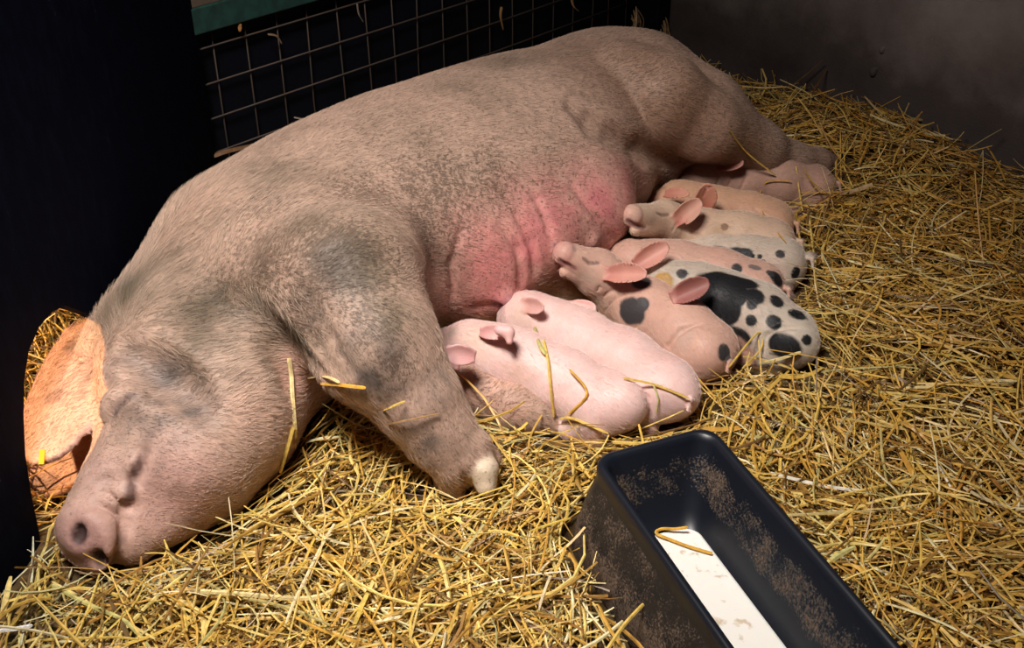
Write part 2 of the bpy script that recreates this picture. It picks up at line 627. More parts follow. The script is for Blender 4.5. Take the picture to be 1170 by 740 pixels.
def paint_sow(s, v):
    T = s.trace
    base = np.array([0.56, 0.37, 0.285])
    col = np.tile(base, (len(v), 1))
    nz = fbm(v, 3, 6.0, 4)
    nz2 = fbm(v, 8, 18.0, 3)
    def B(x, y, r, soft=0.9):
        c = T(x, y)
        return blob(v, c, r, soft) if c is not None else np.zeros(len(v))
    nmask = np.clip((nz - 0.40) * 4.5, 0, 1)
    nmask2 = np.clip((nz2 - 0.36) * 4.0, 0, 1)
    nz3 = fbm(v, 13, 42.0, 3)
    # pink belly and udder
    pink = np.zeros(len(v))
    for (x, y, r) in ((560, 300, .16), (610, 270, .16), (640, 250, .15), (690, 230, .15), (560, 340, .12), (720, 215, .12), (700, 270, .10), (650, 300, .10), (590, 330, .10)):
        pink = np.maximum(pink, B(x, y, r))
    pink = np.clip(pink * (0.35 + 0.7 * nz2 + 0.6 * nz3), 0, 1)
    col = mixc(col, (0.66, 0.25, 0.23), pink * 0.95)
    hot = np.zeros(len(v))
    for (x, y, r) in ((640, 245, .09), (600, 300, .07), (690, 245, .08), (645, 272, .06), (735, 205, .06), (580, 335, .05)):
        hot = np.maximum(hot, B(x, y, r))
    col = mixc(col, (0.64, 0.15, 0.20), hot * nmask2 * np.clip(nz3 * 2.2 - 0.5, 0, 1) * 0.75)
    # olive and brown grime on the shoulder, crest, leg
    grime = np.zeros(len(v))
    for (x, y, r, a) in ((300, 330, .17, .9), (250, 350, .15, .8), (330, 370, .12, .9), (230, 270, .14, .5), (350, 260, .16, .5), (400, 300, .14, .75),
                         (440, 380, .11, .9), (420, 250, .15, .35), (480, 160, .2, .40), (330, 190, .2, .5), (150, 330, .14, .7), (200, 290, .16, .65), (600, 70, .16, .5), (540, 110, .15, .4), (250, 390, .1, .9), (420, 420, .08, .8), (500, 300, .10, .6)):
        grime = np.maximum(grime, B(x, y, r) * a)
    col = mixc(col, (0.125, 0.098, 0.058), np.clip(grime * (0.45 + 1.1 * nmask), 0, 1) * 0.90)
    grey = np.zeros(len(v))
    for (x, y, r, a) in ((455, 460, .07, 1), (425, 430, .06, 1), (470, 480, .06, 1), (490, 505, .04, .9), (440, 405, .05, .7), (400, 400, .05, .7), (180, 480, .09, .8), (215, 470, .07, .9), (150, 420, .05, .8), (190, 430, .06, .9),
                         (500, 440, .05, .7), (385, 305, .10, .35), (355, 350, .05, .5), (480, 520, .04, .7), (520, 500, .04, .5)):
        grey = np.maximum(grey, B(x, y, r) * a)
    col = mixc(col, (0.095, 0.080, 0.075), np.clip(grey * (0.2 + nmask2), 0, 1) * 0.85)
    # browner thigh, with dimmer light at the rump painted in, brown lower legs
    th = np.maximum.reduce([B(780, 130, .26), B(850, 170, .14), B(730, 80, .24) * 0.8, B(670, 60, .18) * 0.6])
    col = mixc(col, (0.27, 0.145, 0.085), th * 0.85)
    ft = np.maximum.reduce([B(520, 530, .08), B(900, 185, .1), B(940, 190, .08), B(600, 468, .07)])
    col = mixc(col, (0.26, 0.16, 0.11), ft * 0.6)
    # pale pinkish face areas
    for (x, y, r, w, c) in ((200, 560, .11, .8, (0.60, 0.36, 0.31)), (95, 620, .085, .8, (0.46, 0.25, 0.23)), (110, 540, .06, .6, (0.50, 0.31, 0.27)), (270, 400, .08, .5, (0.55, 0.38, 0.30)),
                            (340, 430, .07, .6, (0.5, 0.25, 0.2)), (190, 590, .08, .6, (0.6, 0.36, 0.3))):
        col = mixc(col, c, B(x, y, r, 0.7) * w)
    # ears a clearer pink
    de = s.tagdist(v, 'ear')
    w = np.clip((0.012 - de) / 0.012, 0, 1)
    col = mixc(col, (0.58, 0.34, 0.27), w * 0.8)
    col = mixc(col, (0.20, 0.12, 0.10), w * np.clip((nz2 - 0.55) * 6, 0, 1) * 0.8)
    lf = np.maximum.reduce([B(535, 435, .09, .5), B(575, 455, .07, .5)])
    col = mixc(col, (0.55, 0.33, 0.25), lf * (v[:, 2] < 0.16) * 0.8)
    # hooves
    col = mixc(col, (0.66, 0.55, 0.40), np.clip((0.003 - s.tagdist(v, 'claw')) / 0.004, 0, 1))
    col = mixc(col, (0.14, 0.09, 0.07), np.clip((0.003 - s.tagdist(v, 'darkclaw')) / 0.004, 0, 1) * 0.8)
    # teats darker, mouth and nostril
    w = np.clip((0.006 - s.tagdist(v, 'teat')) / 0.006, 0, 1)
    col = mixc(col, (0.30, 0.12, 0.15), w * 0.7)
    w = np.clip((0.004 - s.tagdist(v, 'sucked')) / 0.004, 0, 1) * np.clip((blob(v, P(638, 288, 0.215), 0.04, 0.6)), 0, 1)
    col = mixc(col, (0.13, 0.06, 0.09), w * 0.9)
    w = np.clip((0.003 - s.tagdist(v, 'mouth')) / 0.004, 0, 1)
    col = mixc(col, (0.10, 0.05, 0.045), w * 0.8)
    w = np.clip((0.004 - s.tagdist(v, 'nostril')) / 0.004, 0, 1)
    col = mixc(col, (0.035, 0.018, 0.018), w * 0.95)
    w = np.clip((0.004 - s.tagdist(v, 'eye')) / 0.004, 0, 1)
    col = mixc(col, (0.08, 0.05, 0.05), w * 0.8)
    # speck density
    sp = 0.36 + 0.0 * nz
    for (x, y, r, a) in ((500, 220, .2, .9), (420, 230, .2, .9), (560, 200, .18, .7), (380, 300, .2, .9), (300, 300, .22, 1.0), (340, 350, .14, 1.0), (250, 340, .14, .8), (430, 370, .12, .8), (480, 260, .12, 1.0), (620, 200, .15, .5), (450, 420, .1, .9), (300, 240, .15, .8)):
        sp = np.maximum(sp, B(x, y, r) * a)
    sp = sp * (0.5 + nz)
    sp = sp * (1 - 0.6 * B(150, 560, 0.30, 0.7))
    return np.clip(col, 0.01, 0.9), np.clip(sp, 0, 1)


M_SOW = skin_mat('sow_hide', speck=0.72, sss=0.10, bump=0.5, fine=170.0)
sv, sf = sow.mesh(SOW_H)
scol, sspk = paint_sow(sow, sv)
sow_root = empty('sow', tuple(np.append(sv[:, :2].mean(0), 0.0)))
setprops(sow_root, 'huge muddy pink sow sprawled asleep on her side in the straw, nursing the litter', 'pig')
sow_body = mesh_obj('body', sv, sf, M_SOW, sow_root, True, scol, {'speck': sspk})
print('sow verts', len(sv))


# bristly coat, laid back from the nose towards the tail
def surface_points(v, F, n, seed):
    rs = np.random.RandomState(seed)
    a, b, c, d = (v[F[:, i]] for i in range(4))
    nn = np.cross(c - a, d - b); area = np.linalg.norm(nn, axis=1) / 2
    nn = nn / (2 * area[:, None] + 1e-12)
    toc = CAM - a
    facing = (nn * toc).sum(1) / np.linalg.norm(toc, axis=1)
    w = area * np.clip((facing + 0.35) * 2.5, 0.02, 1)
    i = rs.choice(len(F), n, p=w / w.sum())
    u, t = rs.rand(n, 1), rs.rand(n, 1)
    p = (a[i] * (1 - u) + b[i] * u) * (1 - t) + (d[i] * (1 - u) + c[i] * u) * t
    return p, nn[i], rs


def hair_obj(name, parent, p, nn, dirs, length, rad, mat, rs, lift, K=4, droop=0.25):
    n = len(p)
    t = dirs - nn * (dirs * nn).sum(1, keepdims=True)
    t /= np.linalg.norm(t, axis=1, keepdims=True) + 1e-9
    off = np.array(world_loc(parent))
    P_ = np.zeros((n, K, 3), dtype=np.float32)
    for k in range(K):
        s_ = k / (K - 1)
        h = lift * s_ - droop * lift * s_ * s_
        P_[:, k] = p + t * (length * s_ * np.sqrt(1 - lift ** 2))[:, None] + nn * (length * h)[:, None] - off
    cu = bpy.data.hair_curves.new(name)
    cu.add_curves([K] * n)
    cu.points.foreach_set('position', P_.ravel())
    rr = np.tile(np.array([1.0, 0.85, 0.6, 0.15], dtype=np.float32)[:K] * rad, n)
    at = cu.attributes.get('radius') or cu.attributes.new('radius', 'FLOAT', 'POINT')
    at.data.foreach_set('value', rr.astype(np.float32))
    cu.materials.append(mat)
    o = bpy.data.objects.new(name, cu)
    C.objects.link(o)
    o.parent = parent
    setprops(o, kind='stuff')
    return o


def hair_mat(name, stops, rough=0.45):
    m, nt, b = nodes_mat(name)
    hi = N(nt, 'ShaderNodeHairInfo')
    r = ramp(nt, stops)
    nt.links.new(hi.outputs['Random'], r.inputs[0])
    nt.links.new(r.outputs[0], b.inputs['Base Color'])
    b.inputs['Roughness'].default_value = rough
    return m


def tint_mat(name, lo, hi, rough=0.5):
    m, nt, b = nodes_mat(name)
    at = N(nt, 'ShaderNodeAttribute', attribute_name='tint')
    hi_ = N(nt, 'ShaderNodeHairInfo')
    mr = N(nt, 'ShaderNodeMapRange'); mr.inputs[3].default_value, mr.inputs[4].default_value = lo, hi
    nt.links.new(hi_.outputs['Random'], mr.inputs[0])
    vm = N(nt, 'ShaderNodeVectorMath', operation='SCALE')
    nt.links.new(at.outputs['Color'], vm.inputs[0]); nt.links.new(mr.outputs[0], vm.inputs['Scale'])
    nt.links.new(vm.outputs[0], b.inputs['Base Color'])
    b.inputs['Roughness'].default_value = rough
    return m


def set_tint(o, col):
    a = o.data.attributes.new('tint', 'FLOAT_COLOR', 'CURVE')
    buf = np.ones((len(col), 4), dtype=np.float32); buf[:, :3] = np.clip(col, 0.003, 0.95)
    a.data.foreach_set('color', buf.ravel())


M_BRISTLE = tint_mat('sow_bristles', 0.65, 1.35)
hp, hn, hrs = surface_points(sv, sf, 90000, 9)
de = sow.tagdist(hp, 'ear')
pinky = np.zeros(len(hp))
for (x, y, r_) in ((620, 290, .16), (690, 240, .14), (560, 330, .10)):
    pinky = np.maximum(pinky, blob(hp, sow.trace(x, y), r_, 0.6))
keep = hrs.rand(len(hp)) > pinky * 0.85
keep &= ~((sow.tagdist(hp, 'mouth') < 0.01) | (sow.tagdist(hp, 'sucked') < 0.006) | (sow.tagdist(hp, 'nostril') < 0.03) | (sow.tagdist(hp, 'teat') < 0.004))
keep &= (np.minimum(sow.tagdist(hp, 'claw'), sow.tagdist(hp, 'darkclaw')) > 0.004)
for (x, y, r_) in ((95, 618, .055),):
    keep &= np.linalg.norm(hp - sow.trace(x, y), axis=1) > r_
hp, hn = hp[keep], hn[keep]
nh = len(hp)
leg = np.clip(blob(hp, sow.trace(470, 450), 0.22, 0.6), 0, 1)[:, None]
fl_ = BA * 1.0 + BB * 0.25 - UP_ * 0.3 if False else BA * 1.0 + BB * 0.25 + np.array([0, 0, -0.3])
legd = nrm(P(530, 530, 0.1) - P(430, 390, 0.28))
wob = np.stack([fbm(hp, 51 + i, 9.0, 2) - 0.5 for i in range(3)], 1) * 1.6
dirs = fl_ * (1 - leg) + legd * leg * 1.2 + wob + hrs.normal(0, 0.16, (nh, 3))
crest = np.maximum.reduce([blob(hp, P(x, y, 0.3), 0.22, 0.7) for x, y in ((130, 345), (200, 270), (280, 300), (260, 380))])
face = np.clip(blob(hp, P(110, 590, 0.12), 0.34, 0.7), 0, 1)
ln = hrs.uniform(0.006, 0.015, nh) * (1 + 1.3 * crest) * (1 - 0.55 * face)
hcol, _ = paint_sow(sow, hp)
pale = (0.74, 0.60, 0.45)
lum = np.clip((hcol.mean(1) - 0.06) / 0.30, 0.12, 1)[:, None]
hcol = hcol * 0.66 + np.array(pale)[None] * lum * (0.19 + 0.18 * crest[:, None]) * (0.6 + 0.8 * fbm(hp, 71, 7.0, 3)[:, None])
ho = hair_obj('bristles', sow_root, hp, hn, dirs, ln, 0.00024, M_BRISTLE, hrs, 0.30)
set_tint(ho, hcol)

# yellow tag in the lower ear
e0 = sow.trace(47, 520)
if e0 is not None:
    M_TAG = simple_mat('yellow_plastic_tag', (0.85, 0.60, 0.03), 0.4, nscale=5, namt=0.05, bump=0)
    tq = P(48, 522, e0[2] + 0.010)
    tv_, tf_ = [], []
    for k, (a_, b_) in enumerate(((-1, -1), (1, -1), (1, 1), (-1, 1))):
        tv_.append(tq + np.array([0.0042 * a_, 0.0, 0.0]) + np.array([0.0, 0.008 * b_, 0.008 * b_]) + np.array([0, -0.001, 0.001]))
        tv_.append(tq + np.array([0.0042 * a_, 0.0, 0.0]) + np.array([0.0, 0.008 * b_, 0.008 * b_]) + np.array([0, 0.001, -0.001]))
    tf_ = [(0, 2, 4, 6), (7, 5, 3, 1), (0, 1, 3, 2), (2, 3, 5, 4), (4, 5, 7, 6), (6, 7, 1, 0)]
    tg_ = mesh_obj('ear_tag', tv_, tf_, M_TAG, sow_root, False)
    setprops(tg_, 'yellow ear tag')

# ------------------------------------------------------------------ the piglets
PIGLETS = []


def piglet(label, nose, head, neck, sh, mid, rump, ears, col, spots=(), scale=1.0, haunch=None, feet=(), jaw=None, mouth=((640, 298), (648, 303), (656, 307)), eye=None, tail=None, group='piglets of the litter', radii=None, earc=(0.62, 0.23, 0.19), fuzz=9000, folds=(), curls=(), HK=1.0):
    s = Body()
    k = scale
    if len(nose) == 2:          # nose pressed to the udder
        pn = sow.trace(*nose); pn = pn - nrm(pn - CAM) * 0.020
    else:
        pn = P(*nose)
    ph, pk, ps, pm, pr = [P(*q) for q in (head, neck, sh, mid, rump)]
    print(label[:30], 'nose', pn.round(3), 'head', ph.round(3), 'dist', round(float(np.linalg.norm(pn - ph)), 3))
    R = radii or (0.044, 0.044, 0.056, 0.060, 0.058)
    EZ = 0.020
    f = nrm(ps - pr); f0 = nrm([f[0], f[1], 0]); side = np.array([-f0[1], f0[0], 0]); up = np.array([0, 0, 1.0])
    hx = nrm(pn - ph)
    s.chain([ph, pk, ps, pm, pr], [R[0] * k * 0.9, R[1] * k, R[2] * k, R[3] * k, R[4] * k], k=0.03)
    hside = nrm(np.cross(up, hx)); hup = np.cross(hx, hside)
    s.ell(ph, (0.056 * k * HK, 0.047 * k * HK, 0.047 * k * HK), [hx, hside, hup], k=0.015)
    s.cone(ph + hx * 0.022 * k, pn, 0.039 * k * HK, 0.0235 * k, k=0.018)
    for sg in (-1, 1):
        s.ell(ph + hside * sg * 0.016 * k + hx * 0.012 - hup * 0.008, (0.030 * k, 0.026 * k, 0.028 * k), [hx, hside, hup], k=0.012)
    s.disc(pn - hx * 0.006, pn + hx * 0.007, 0.0225 * k, 0.006, k=0.004, tag='snout')
    if jaw is not None:
        pj = P(*jaw)
        s.cone(ph + (pj - ph) * 0.25, pj, 0.033 * k, 0.0125 * k, k=0.006, tag='jaw')
        mq = [s.trace(*w) for w in mouth]
        s.chain(mq, [0.005, 0.005, 0.003, 0.002][:len(mq)], k=0.004, sub=True, tag='mouth')
    # haunches and shoulders
    for sg in (-1, 1):
        s.ell(pr + f * 0.012 + side * sg * 0.022 * k - up * 0.006, (0.058 * k, 0.044 * k, 0.052 * k), [f, side, up], k=0.020)
        s.ell(ps + side * sg * 0.024 * k - up * 0.012, (0.040 * k, 0.034 * k, 0.045 * k), [f, side, up], k=0.018)
        # front and hind legs folded below the belly
        g = 0.022
        a = ps + side * sg * 0.036 * k - up * 0.02
        b = np.array([*(a - f0 * 0.02)[:2], max(g + 0.02, a[2] - 0.05)])
        c = np.array([*(a + f0 * 0.045)[:2], g + 0.004])
        s.chain([a, b, c], [0.024 * k, 0.017 * k, 0.010 * k], k=0.012)
        a = pr + side * sg * 0.038 * k - up * 0.02
        b = np.array([*(a + f0 * 0.045 + side * sg * 0.008)[:2], max(g + 0.016, a[2] - 0.04)])
        c = np.array([*(a - f0 * 0.015 + side * sg * 0.012)[:2], g + 0.01])
        d = np.array([*(a + f0 * 0.03 + side * sg * 0.016)[:2], g + 0.004])
        s.chain([a, b, c], [0.032 * k, 0.020 * k, 0.013 * k], k=0.014)
        s.chain([c, d], [0.012 * k, 0.009 * k], k=0.008)
    for pts in feet:
        q = [P(*w[:3]) for w in pts]
        s.chain(q, [w[3] for w in pts], k=0.008)
        s.cone(q[-1], q[-1] + nrm(q[-1] - q[-2]) * 0.012, pts[-1][3] * 0.9, pts[-1][3] * 0.55, k=0.003, tag='hoof')
    if haunch is not None:
        q = P(*haunch[:3])
        s.ell(q, (haunch[3], haunch[3] * 0.8, haunch[3] * 0.9), [f, side, up], k=0.012)
    if tail is None:
        t0 = pr - f * R[4] * k * 0.92 + up * 0.02
        s.chain([t0, t0 - f0 * 0.014 + up * 0.004 + side * 0.012, t0 - f0 * 0.018 - up * 0.014 + side * 0.022], [0.006, 0.0045, 0.003], k=0.004)
    for e in ears:
        b, t, n, w = e[:4]
        cup = e[4] if len(e) > 4 else 0.35
        b = (b[0], b[1], b[2] + EZ * 0.35); t = (t[0], t[1], t[2] + EZ)
        s.ear(P(*b), P(*t), n, w, 0.0032, cup=cup, bend=e[5] if len(e) > 5 else 0.0, k=0.006, peak=0.48)
    # details
    if eye is not None:
        q = [s.trace(*w) for w in eye]
        s.chain(q, [0.0012, 0.0018, 0.0012], k=0.005, sub=True, tag='eye')
    for sg in (-1, 1):
        c = pn + hx * 0.009 + hside * sg * 0.0085 + hup * 0.002
        s.ell(c, (0.007, 0.0038, 0.0055), [hx, hside, hup], k=0.003, sub=True, tag='nostril')
    for pts in curls:
        s.chain([P(*w[:3]) for w in pts], [w[3] for w in pts], k=0.004, tag='ear')
    for w, *pts in folds:
        q = [s.trace(*u) for u in pts]
        rr = [w * 0.4] + [w] * (len(q) - 2) + [w * 0.4]
        s.chain(q, rr, k=0.010 if w > 0.002 else 0.006, sub=True)
    v, F = s.mesh(0.0028)
    c = np.tile(np.array(col, float), (len(v), 1))
    nz = fbm(v, 21, 22.0, 3)
    # rosy legs, belly and snout
    low = np.clip((0.055 - v[:, 2]) / 0.05, 0, 1)
    c = mixc(c, (0.60, 0.30, 0.25), low * 0.45)
    c = mixc(c, (0.62, 0.32, 0.27), np.clip((nz - 0.5) * 3, 0, 1) * 0.25)
    for (x, y, r, cc, *rest) in spots:
        q = s.trace(x, y)
        if q is None: continue
        asp = rest[0] if rest else 1.0
        d = v - q
        # spots stretched along the body when asked
        al = d @ f
        d = d + np.outer(al, f) * (1 / asp - 1)
        dd = np.linalg.norm(d, axis=1) / r + (nz - 0.5) * 0.55
        soft = rest[1] if len(rest) > 1 else 0.18
        c = mixc(c, cc, np.clip((1.06 - dd) / soft, 0, 1) * (1.0 if soft < 0.5 else 0.8))
    de = s.tagdist(v, 'ear')
    c = mixc(c, earc, np.clip((0.004 - de) / 0.006, 0, 1) * 0.75)
    c = mixc(c, (0.56, 0.27, 0.25), blob(v, pn + hx * 0.010, 0.030, 0.8) * 0.85)
    c = mixc(c, tuple(np.array(earc) * np.array([0.72, 0.55, 0.55])), np.clip((0.004 - de) / 0.006, 0, 1) * np.clip(np.min([np.linalg.norm(v - P(e[0][0], e[0][1], e[0][2] + EZ * 0.5), axis=1) for e in ears], axis=0) / -0.035 + 1, 0, 1) * 0.8) if len(ears) else c
    ds = s.tagdist(v, 'snout')
    c = mixc(c, (0.50, 0.24, 0.22), np.clip((0.006 - ds) / 0.008, 0, 1) * 0.7)
    for tg, cc, w in (('mouth', (0.20, 0.07, 0.07), 0.004), ('eye', (0.10, 0.06, 0.06), 0.004), ('nostril', (0.05, 0.025, 0.025), 0.003), ('hoof', (0.22, 0.14, 0.13), 0.004)):
        c = mixc(c, cc, np.clip((w - s.tagdist(v, tg)) / w, 0, 1) * 0.85)
    root = empty('piglet', (pm[0], pm[1], 0.0))
    setprops(root, label, 'piglet', group)
    mesh_obj('body', v, F, M_PIG, root, True, np.clip(c, 0.004, 0.95))
    hp, hn, rs = surface_points(v, F, fuzz, len(PIGLETS) + 50)
    k_ = (s.tagdist(hp, 'ear') > 0.004) & (s.tagdist(hp, 'snout') > 0.006) & (s.tagdist(hp, 'eye') > 0.003)
    hp, hn = hp[k_], hn[k_]
    # nearest mesh colour for each hair
    from mathutils import kdtree
    kd = kdtree.KDTree(len(v))
    for i_, q_ in enumerate(v): kd.insert(q_, i_)
    kd.balance()
    ii = np.array([kd.find(q_)[1] for q_ in hp])
    hc = c[ii] * 0.75 + 0.10 * np.clip(c[ii] * 3, 0.1, 1) + 0.12 * np.array([0.9, 0.85, 0.7]) * (c[ii].mean(1) > 0.1)[:, None]
    dd = -f[None] + 0.35 * rs.normal(0, 0.5, (len(hp), 3)) - up * 0.4
    ho_ = hair_obj('downy_coat', root, hp, hn, dd, rs.uniform(0.004, 0.009, len(hp)), 0.00014, M_DOWN, rs, 0.28, K=3)
    set_tint(ho_, hc)
    PIGLETS.append(s)
    return s, root


M_PIG = skin_mat('piglet_skin', speck=0.0, sss=0.22, bump=0.25, fine=320.0, rough=0.5, mott=(0.92, 1.06))
M_DOWN = tint_mat('piglet_down', 0.8, 1.25)
PALE, ROSE, CREAM, TAN = (0.80, 0.55, 0.51), (0.66, 0.40, 0.31), (0.70, 0.49, 0.35), (0.66, 0.38, 0.24)
BLK, GRY = (0.010, 0.010, 0.012), (0.055, 0.050, 0.052)

piglet('pale pink piglet with small curled ears, nearest the sow\'s front leg',
       (500, 389, 0.115), (540, 396, 0.122), (566, 405, 0.114), (596, 416, 0.105), (642, 436, 0.095), (690, 460, 0.082),
       [((540, 407, 0.172), (506, 402, 0.175), (-0.3, -0.9, 0.6), 0.019, 0.5, 0.0), ((552, 380, 0.172), (588, 381, 0.182), (-0.2, -0.8, 0.8), 0.015, 0.6, 0.0)],
       PALE, [(545, 388, 0.055, (0.62, 0.43, 0.34), 1.2, 0.9), (590, 425, 0.035, (0.66, 0.42, 0.34), 1.3, 0.9), (515, 380, 0.022, (0.40, 0.31, 0.25), 1, 0.8), (502, 392, 0.016, (0.34, 0.16, 0.16), 1, 0.5), (655, 480, 0.03, (0.55, 0.40, 0.36), 1.5, 0.9)], radii=(0.052, 0.053, 0.058, 0.059, 0.059), haunch=(702, 462, 0.09, 0.060),
       curls=[[(528, 402, 0.180, 0.014), (514, 403, 0.182, 0.014), (514, 412, 0.176, 0.011), (521, 419, 0.168, 0.007)], [(571, 377, 0.212, 0.010), (581, 380, 0.210, 0.011), (582, 390, 0.200, 0.006)]],
       feet=[[(700, 478, 0.03, 0.016), (722, 484, 0.03, 0.009)]], earc=(0.72, 0.34, 0.34))
piglet('pale pink piglet stretched between the front piglet and the dark-patched one',
       (582, 362, 0.10), (604, 362, 0.115), (632, 373, 0.108), (662, 388, 0.100), (712, 414, 0.095), (757, 444, 0.088),
       [((600, 348, 0.150), (628, 352, 0.160), (-0.3, -0.9, 0.6), 0.017, 0.5, 0.2), ((648, 353, 0.13), (682, 352, 0.135), (-0.2, -0.8, 0.8), 0.018, 0.4, 0.0)],
       PALE, [(596, 360, 0.045, (0.66, 0.48, 0.40), 1, 0.9), (700, 425, 0.03, (0.70, 0.47, 0.42), 2.0, 0.9), (760, 465, 0.03, (0.64, 0.42, 0.40), 1, 0.9)], radii=(0.048, 0.049, 0.056, 0.060, 0.061), HK=1.08, haunch=(764, 446, 0.09, 0.061), folds=[(0.0022, (700, 432), (722, 440), (738, 455), (742, 475))],
       feet=[[(762, 465, 0.035, 0.018), (778, 476, 0.03, 0.010)]], earc=(0.66, 0.32, 0.27))
piglet('pink piglet sucking with its mouth open, one charcoal patch on its shoulder',
       (645, 289), (686, 314, 0.145), (708, 335, 0.102), (738, 352, 0.095), (777, 376, 0.088), (806, 400, 0.078),
       [((696, 314, 0.165), (740, 313, 0.175), (-0.1, -0.8, 0.8), 0.022, 0.85, 0.0)],
       ROSE, [(690, 345, 0.035, (0.52, 0.33, 0.25), 1, 0.9), (672, 318, 0.03, (0.58, 0.40, 0.31), 1, 0.9), (780, 385, 0.03, (0.56, 0.38, 0.32), 1, 0.9), (722, 356, 0.030, GRY, 1.1), (733, 348, 0.018, GRY), (733, 322, 0.020, GRY), (828, 402, 0.020, GRY, 0.8), (656, 284, 0.007, (0.4, 0.3, 0.24))],
       radii=(0.044, 0.049, 0.057, 0.061, 0.060), jaw=(646, 310, 0.175), eye=[(667, 295), (674, 301), (684, 300)], HK=1.06,
       feet=[[(805, 420, 0.05, 0.018), (836, 430, 0.03, 0.010)]], haunch=(800, 400, 0.088, 0.056), folds=[(0.003, (764, 412), (764, 396), (778, 378), (800, 370)), (0.0016, (672, 343), (684, 329), (698, 321)), (0.0014, (680, 350), (692, 336), (706, 328)), (0.0014, (690, 356), (702, 342), (714, 336))])
piglet('white piglet with bold black blotches and a tan forehead, largest of the spotted ones',
       (738, 332, 0.10), (768, 325, 0.110), (795, 330, 0.105), (824, 345, 0.100), (862, 362, 0.095), (896, 385, 0.082),
       [((770, 339, 0.155), (811, 321, 0.175), (-0.1, -0.9, 0.6), 0.023, 0.7, 0.0)],
       (0.58, 0.49, 0.40), [(757, 322, 0.022, (0.52, 0.30, 0.09)), (779, 312, 0.012, GRY), (735, 328, 0.010, GRY),
                            (800, 338, 0.046, BLK, 1.2), (815, 348, 0.040, BLK, 0.9), (825, 328, 0.040, BLK, 1.6), (850, 322, 0.018, BLK, 2), (842, 340, 0.022, BLK), (800, 320, 0.018, BLK, 1.5), (835, 358, 0.028, BLK, 0.8), (862, 338, 0.020, BLK, 1.2), (845, 385, 0.024, BLK, 1.3),
                            (859, 348, 0.012, BLK), (858, 366, 0.013, BLK), (887, 343, 0.016, BLK, 1.1), (884, 368, 0.014, BLK, 1.2), (911, 358, 0.018, BLK), (905, 340, 0.012, BLK, 1.2),
                            (895, 395, 0.026, BLK, 1.3), (922, 388, 0.010, BLK), (842, 405, 0.05, (0.5, 0.27, 0.2))],
       radii=(0.046, 0.050, 0.062, 0.066, 0.062), folds=[(0.003, (872, 402), (876, 384), (892, 374), (912, 374))], fuzz=14000, haunch=(900, 390, 0.085, 0.062), feet=[[(870, 405, 0.05, 0.022), (848, 412, 0.035, 0.014)]])
piglet('pink piglet with faint grey spots on its rump, squeezed in behind the black-blotched one',
       (702, 300, 0.10), (722, 299, 0.115), (746, 301, 0.108), (775, 306, 0.100), (822, 317, 0.094), (866, 330, 0.085),
       [((728, 301, 0.150), (764, 279, 0.175), (0.0, -0.9, 0.6), 0.023, 0.8, 0.0)],
       ROSE, [(842, 306, 0.012, GRY), (862, 305, 0.010, (0.2, 0.15, 0.14), 1.6), (888, 318, 0.018, BLK, 1.3), (880, 312, 0.010, GRY)],
       radii=(0.042, 0.045, 0.053, 0.056, 0.054), feet=[[(880, 330, 0.05, 0.014), (902, 338, 0.035, 0.009)]])
piglet('white piglet with small black spots and its rump against the straw, below the cream piglet',
       (742, 282, 0.06), (764, 284, 0.07), (788, 288, 0.075), (815, 292, 0.080), (855, 297, 0.083), (893, 300, 0.080),
       [], (0.64, 0.52, 0.42), [(800, 288, 0.016, BLK, 1.5), (822, 287, 0.012, BLK, 2), (840, 293, 0.022, BLK, 1.2), (856, 295, 0.012, BLK), (872, 300, 0.008, BLK), (868, 293, 0.006, BLK), (891, 290, 0.011, GRY), (909, 312, 0.014, BLK, 0.8), (884, 306, 0.006, BLK), (850, 288, 0.010, BLK, 2), (860, 292, 0.005, BLK)],
       radii=(0.040, 0.042, 0.048, 0.050, 0.052), feet=[[(905, 300, 0.09, 0.016), (926, 293, 0.09, 0.010)]])
piglet('cream piglet with closed eye and upright pink ear, sucking at the middle of the udder',
       (722, 246), (760, 254, 0.140), (782, 262, 0.115), (806, 268, 0.105), (845, 272, 0.100), (880, 279, 0.090),
       [((773, 252, 0.160), (801, 228, 0.195), (-0.1, -0.9, 0.4), 0.023, 0.8, 0.0)],
       CREAM, [(745, 250, 0.025, (0.52, 0.37, 0.27), 1, 0.9), (822, 262, 0.02, (0.60, 0.40, 0.26), 1.5, 0.9), (828, 259, 0.008, (0.30, 0.17, 0.10))],
       radii=(0.044, 0.045, 0.051, 0.054, 0.055), eye=[(751, 243), (757, 246), (764, 245)], feet=[[(800, 280, 0.08, 0.022), (775, 284, 0.07, 0.013)]], jaw=(726, 262, 0.185), mouth=((718, 253), (727, 258), (737, 260)), folds=[(0.0018, (786, 264), (798, 268), (805, 280)), (0.0014, (768, 264), (774, 256), (778, 250)), (0.0014, (773, 266), (780, 257), (784, 252))])
piglet('orange-tan piglet mostly hidden behind the cream one, its creased pink ear standing up',
       (756, 230, 0.12), (778, 229, 0.12), (800, 234, 0.110), (822, 240, 0.105), (856, 247, 0.095), (880, 256, 0.085),
       [((802, 238, 0.140), (808, 209, 0.200), (0.1, -0.9, 0.3), 0.027, 0.5, 0.0), ((762, 222, 0.165), (788, 222, 0.170), (0, -0.6, 0.8), 0.015, 0.6, 0.0)],
       TAN, [], radii=(0.040, 0.042, 0.047, 0.050, 0.051), folds=[(0.0014, (862, 238), (872, 246), (878, 258)), (0.001, (804, 224), (808, 216), (812, 214))])
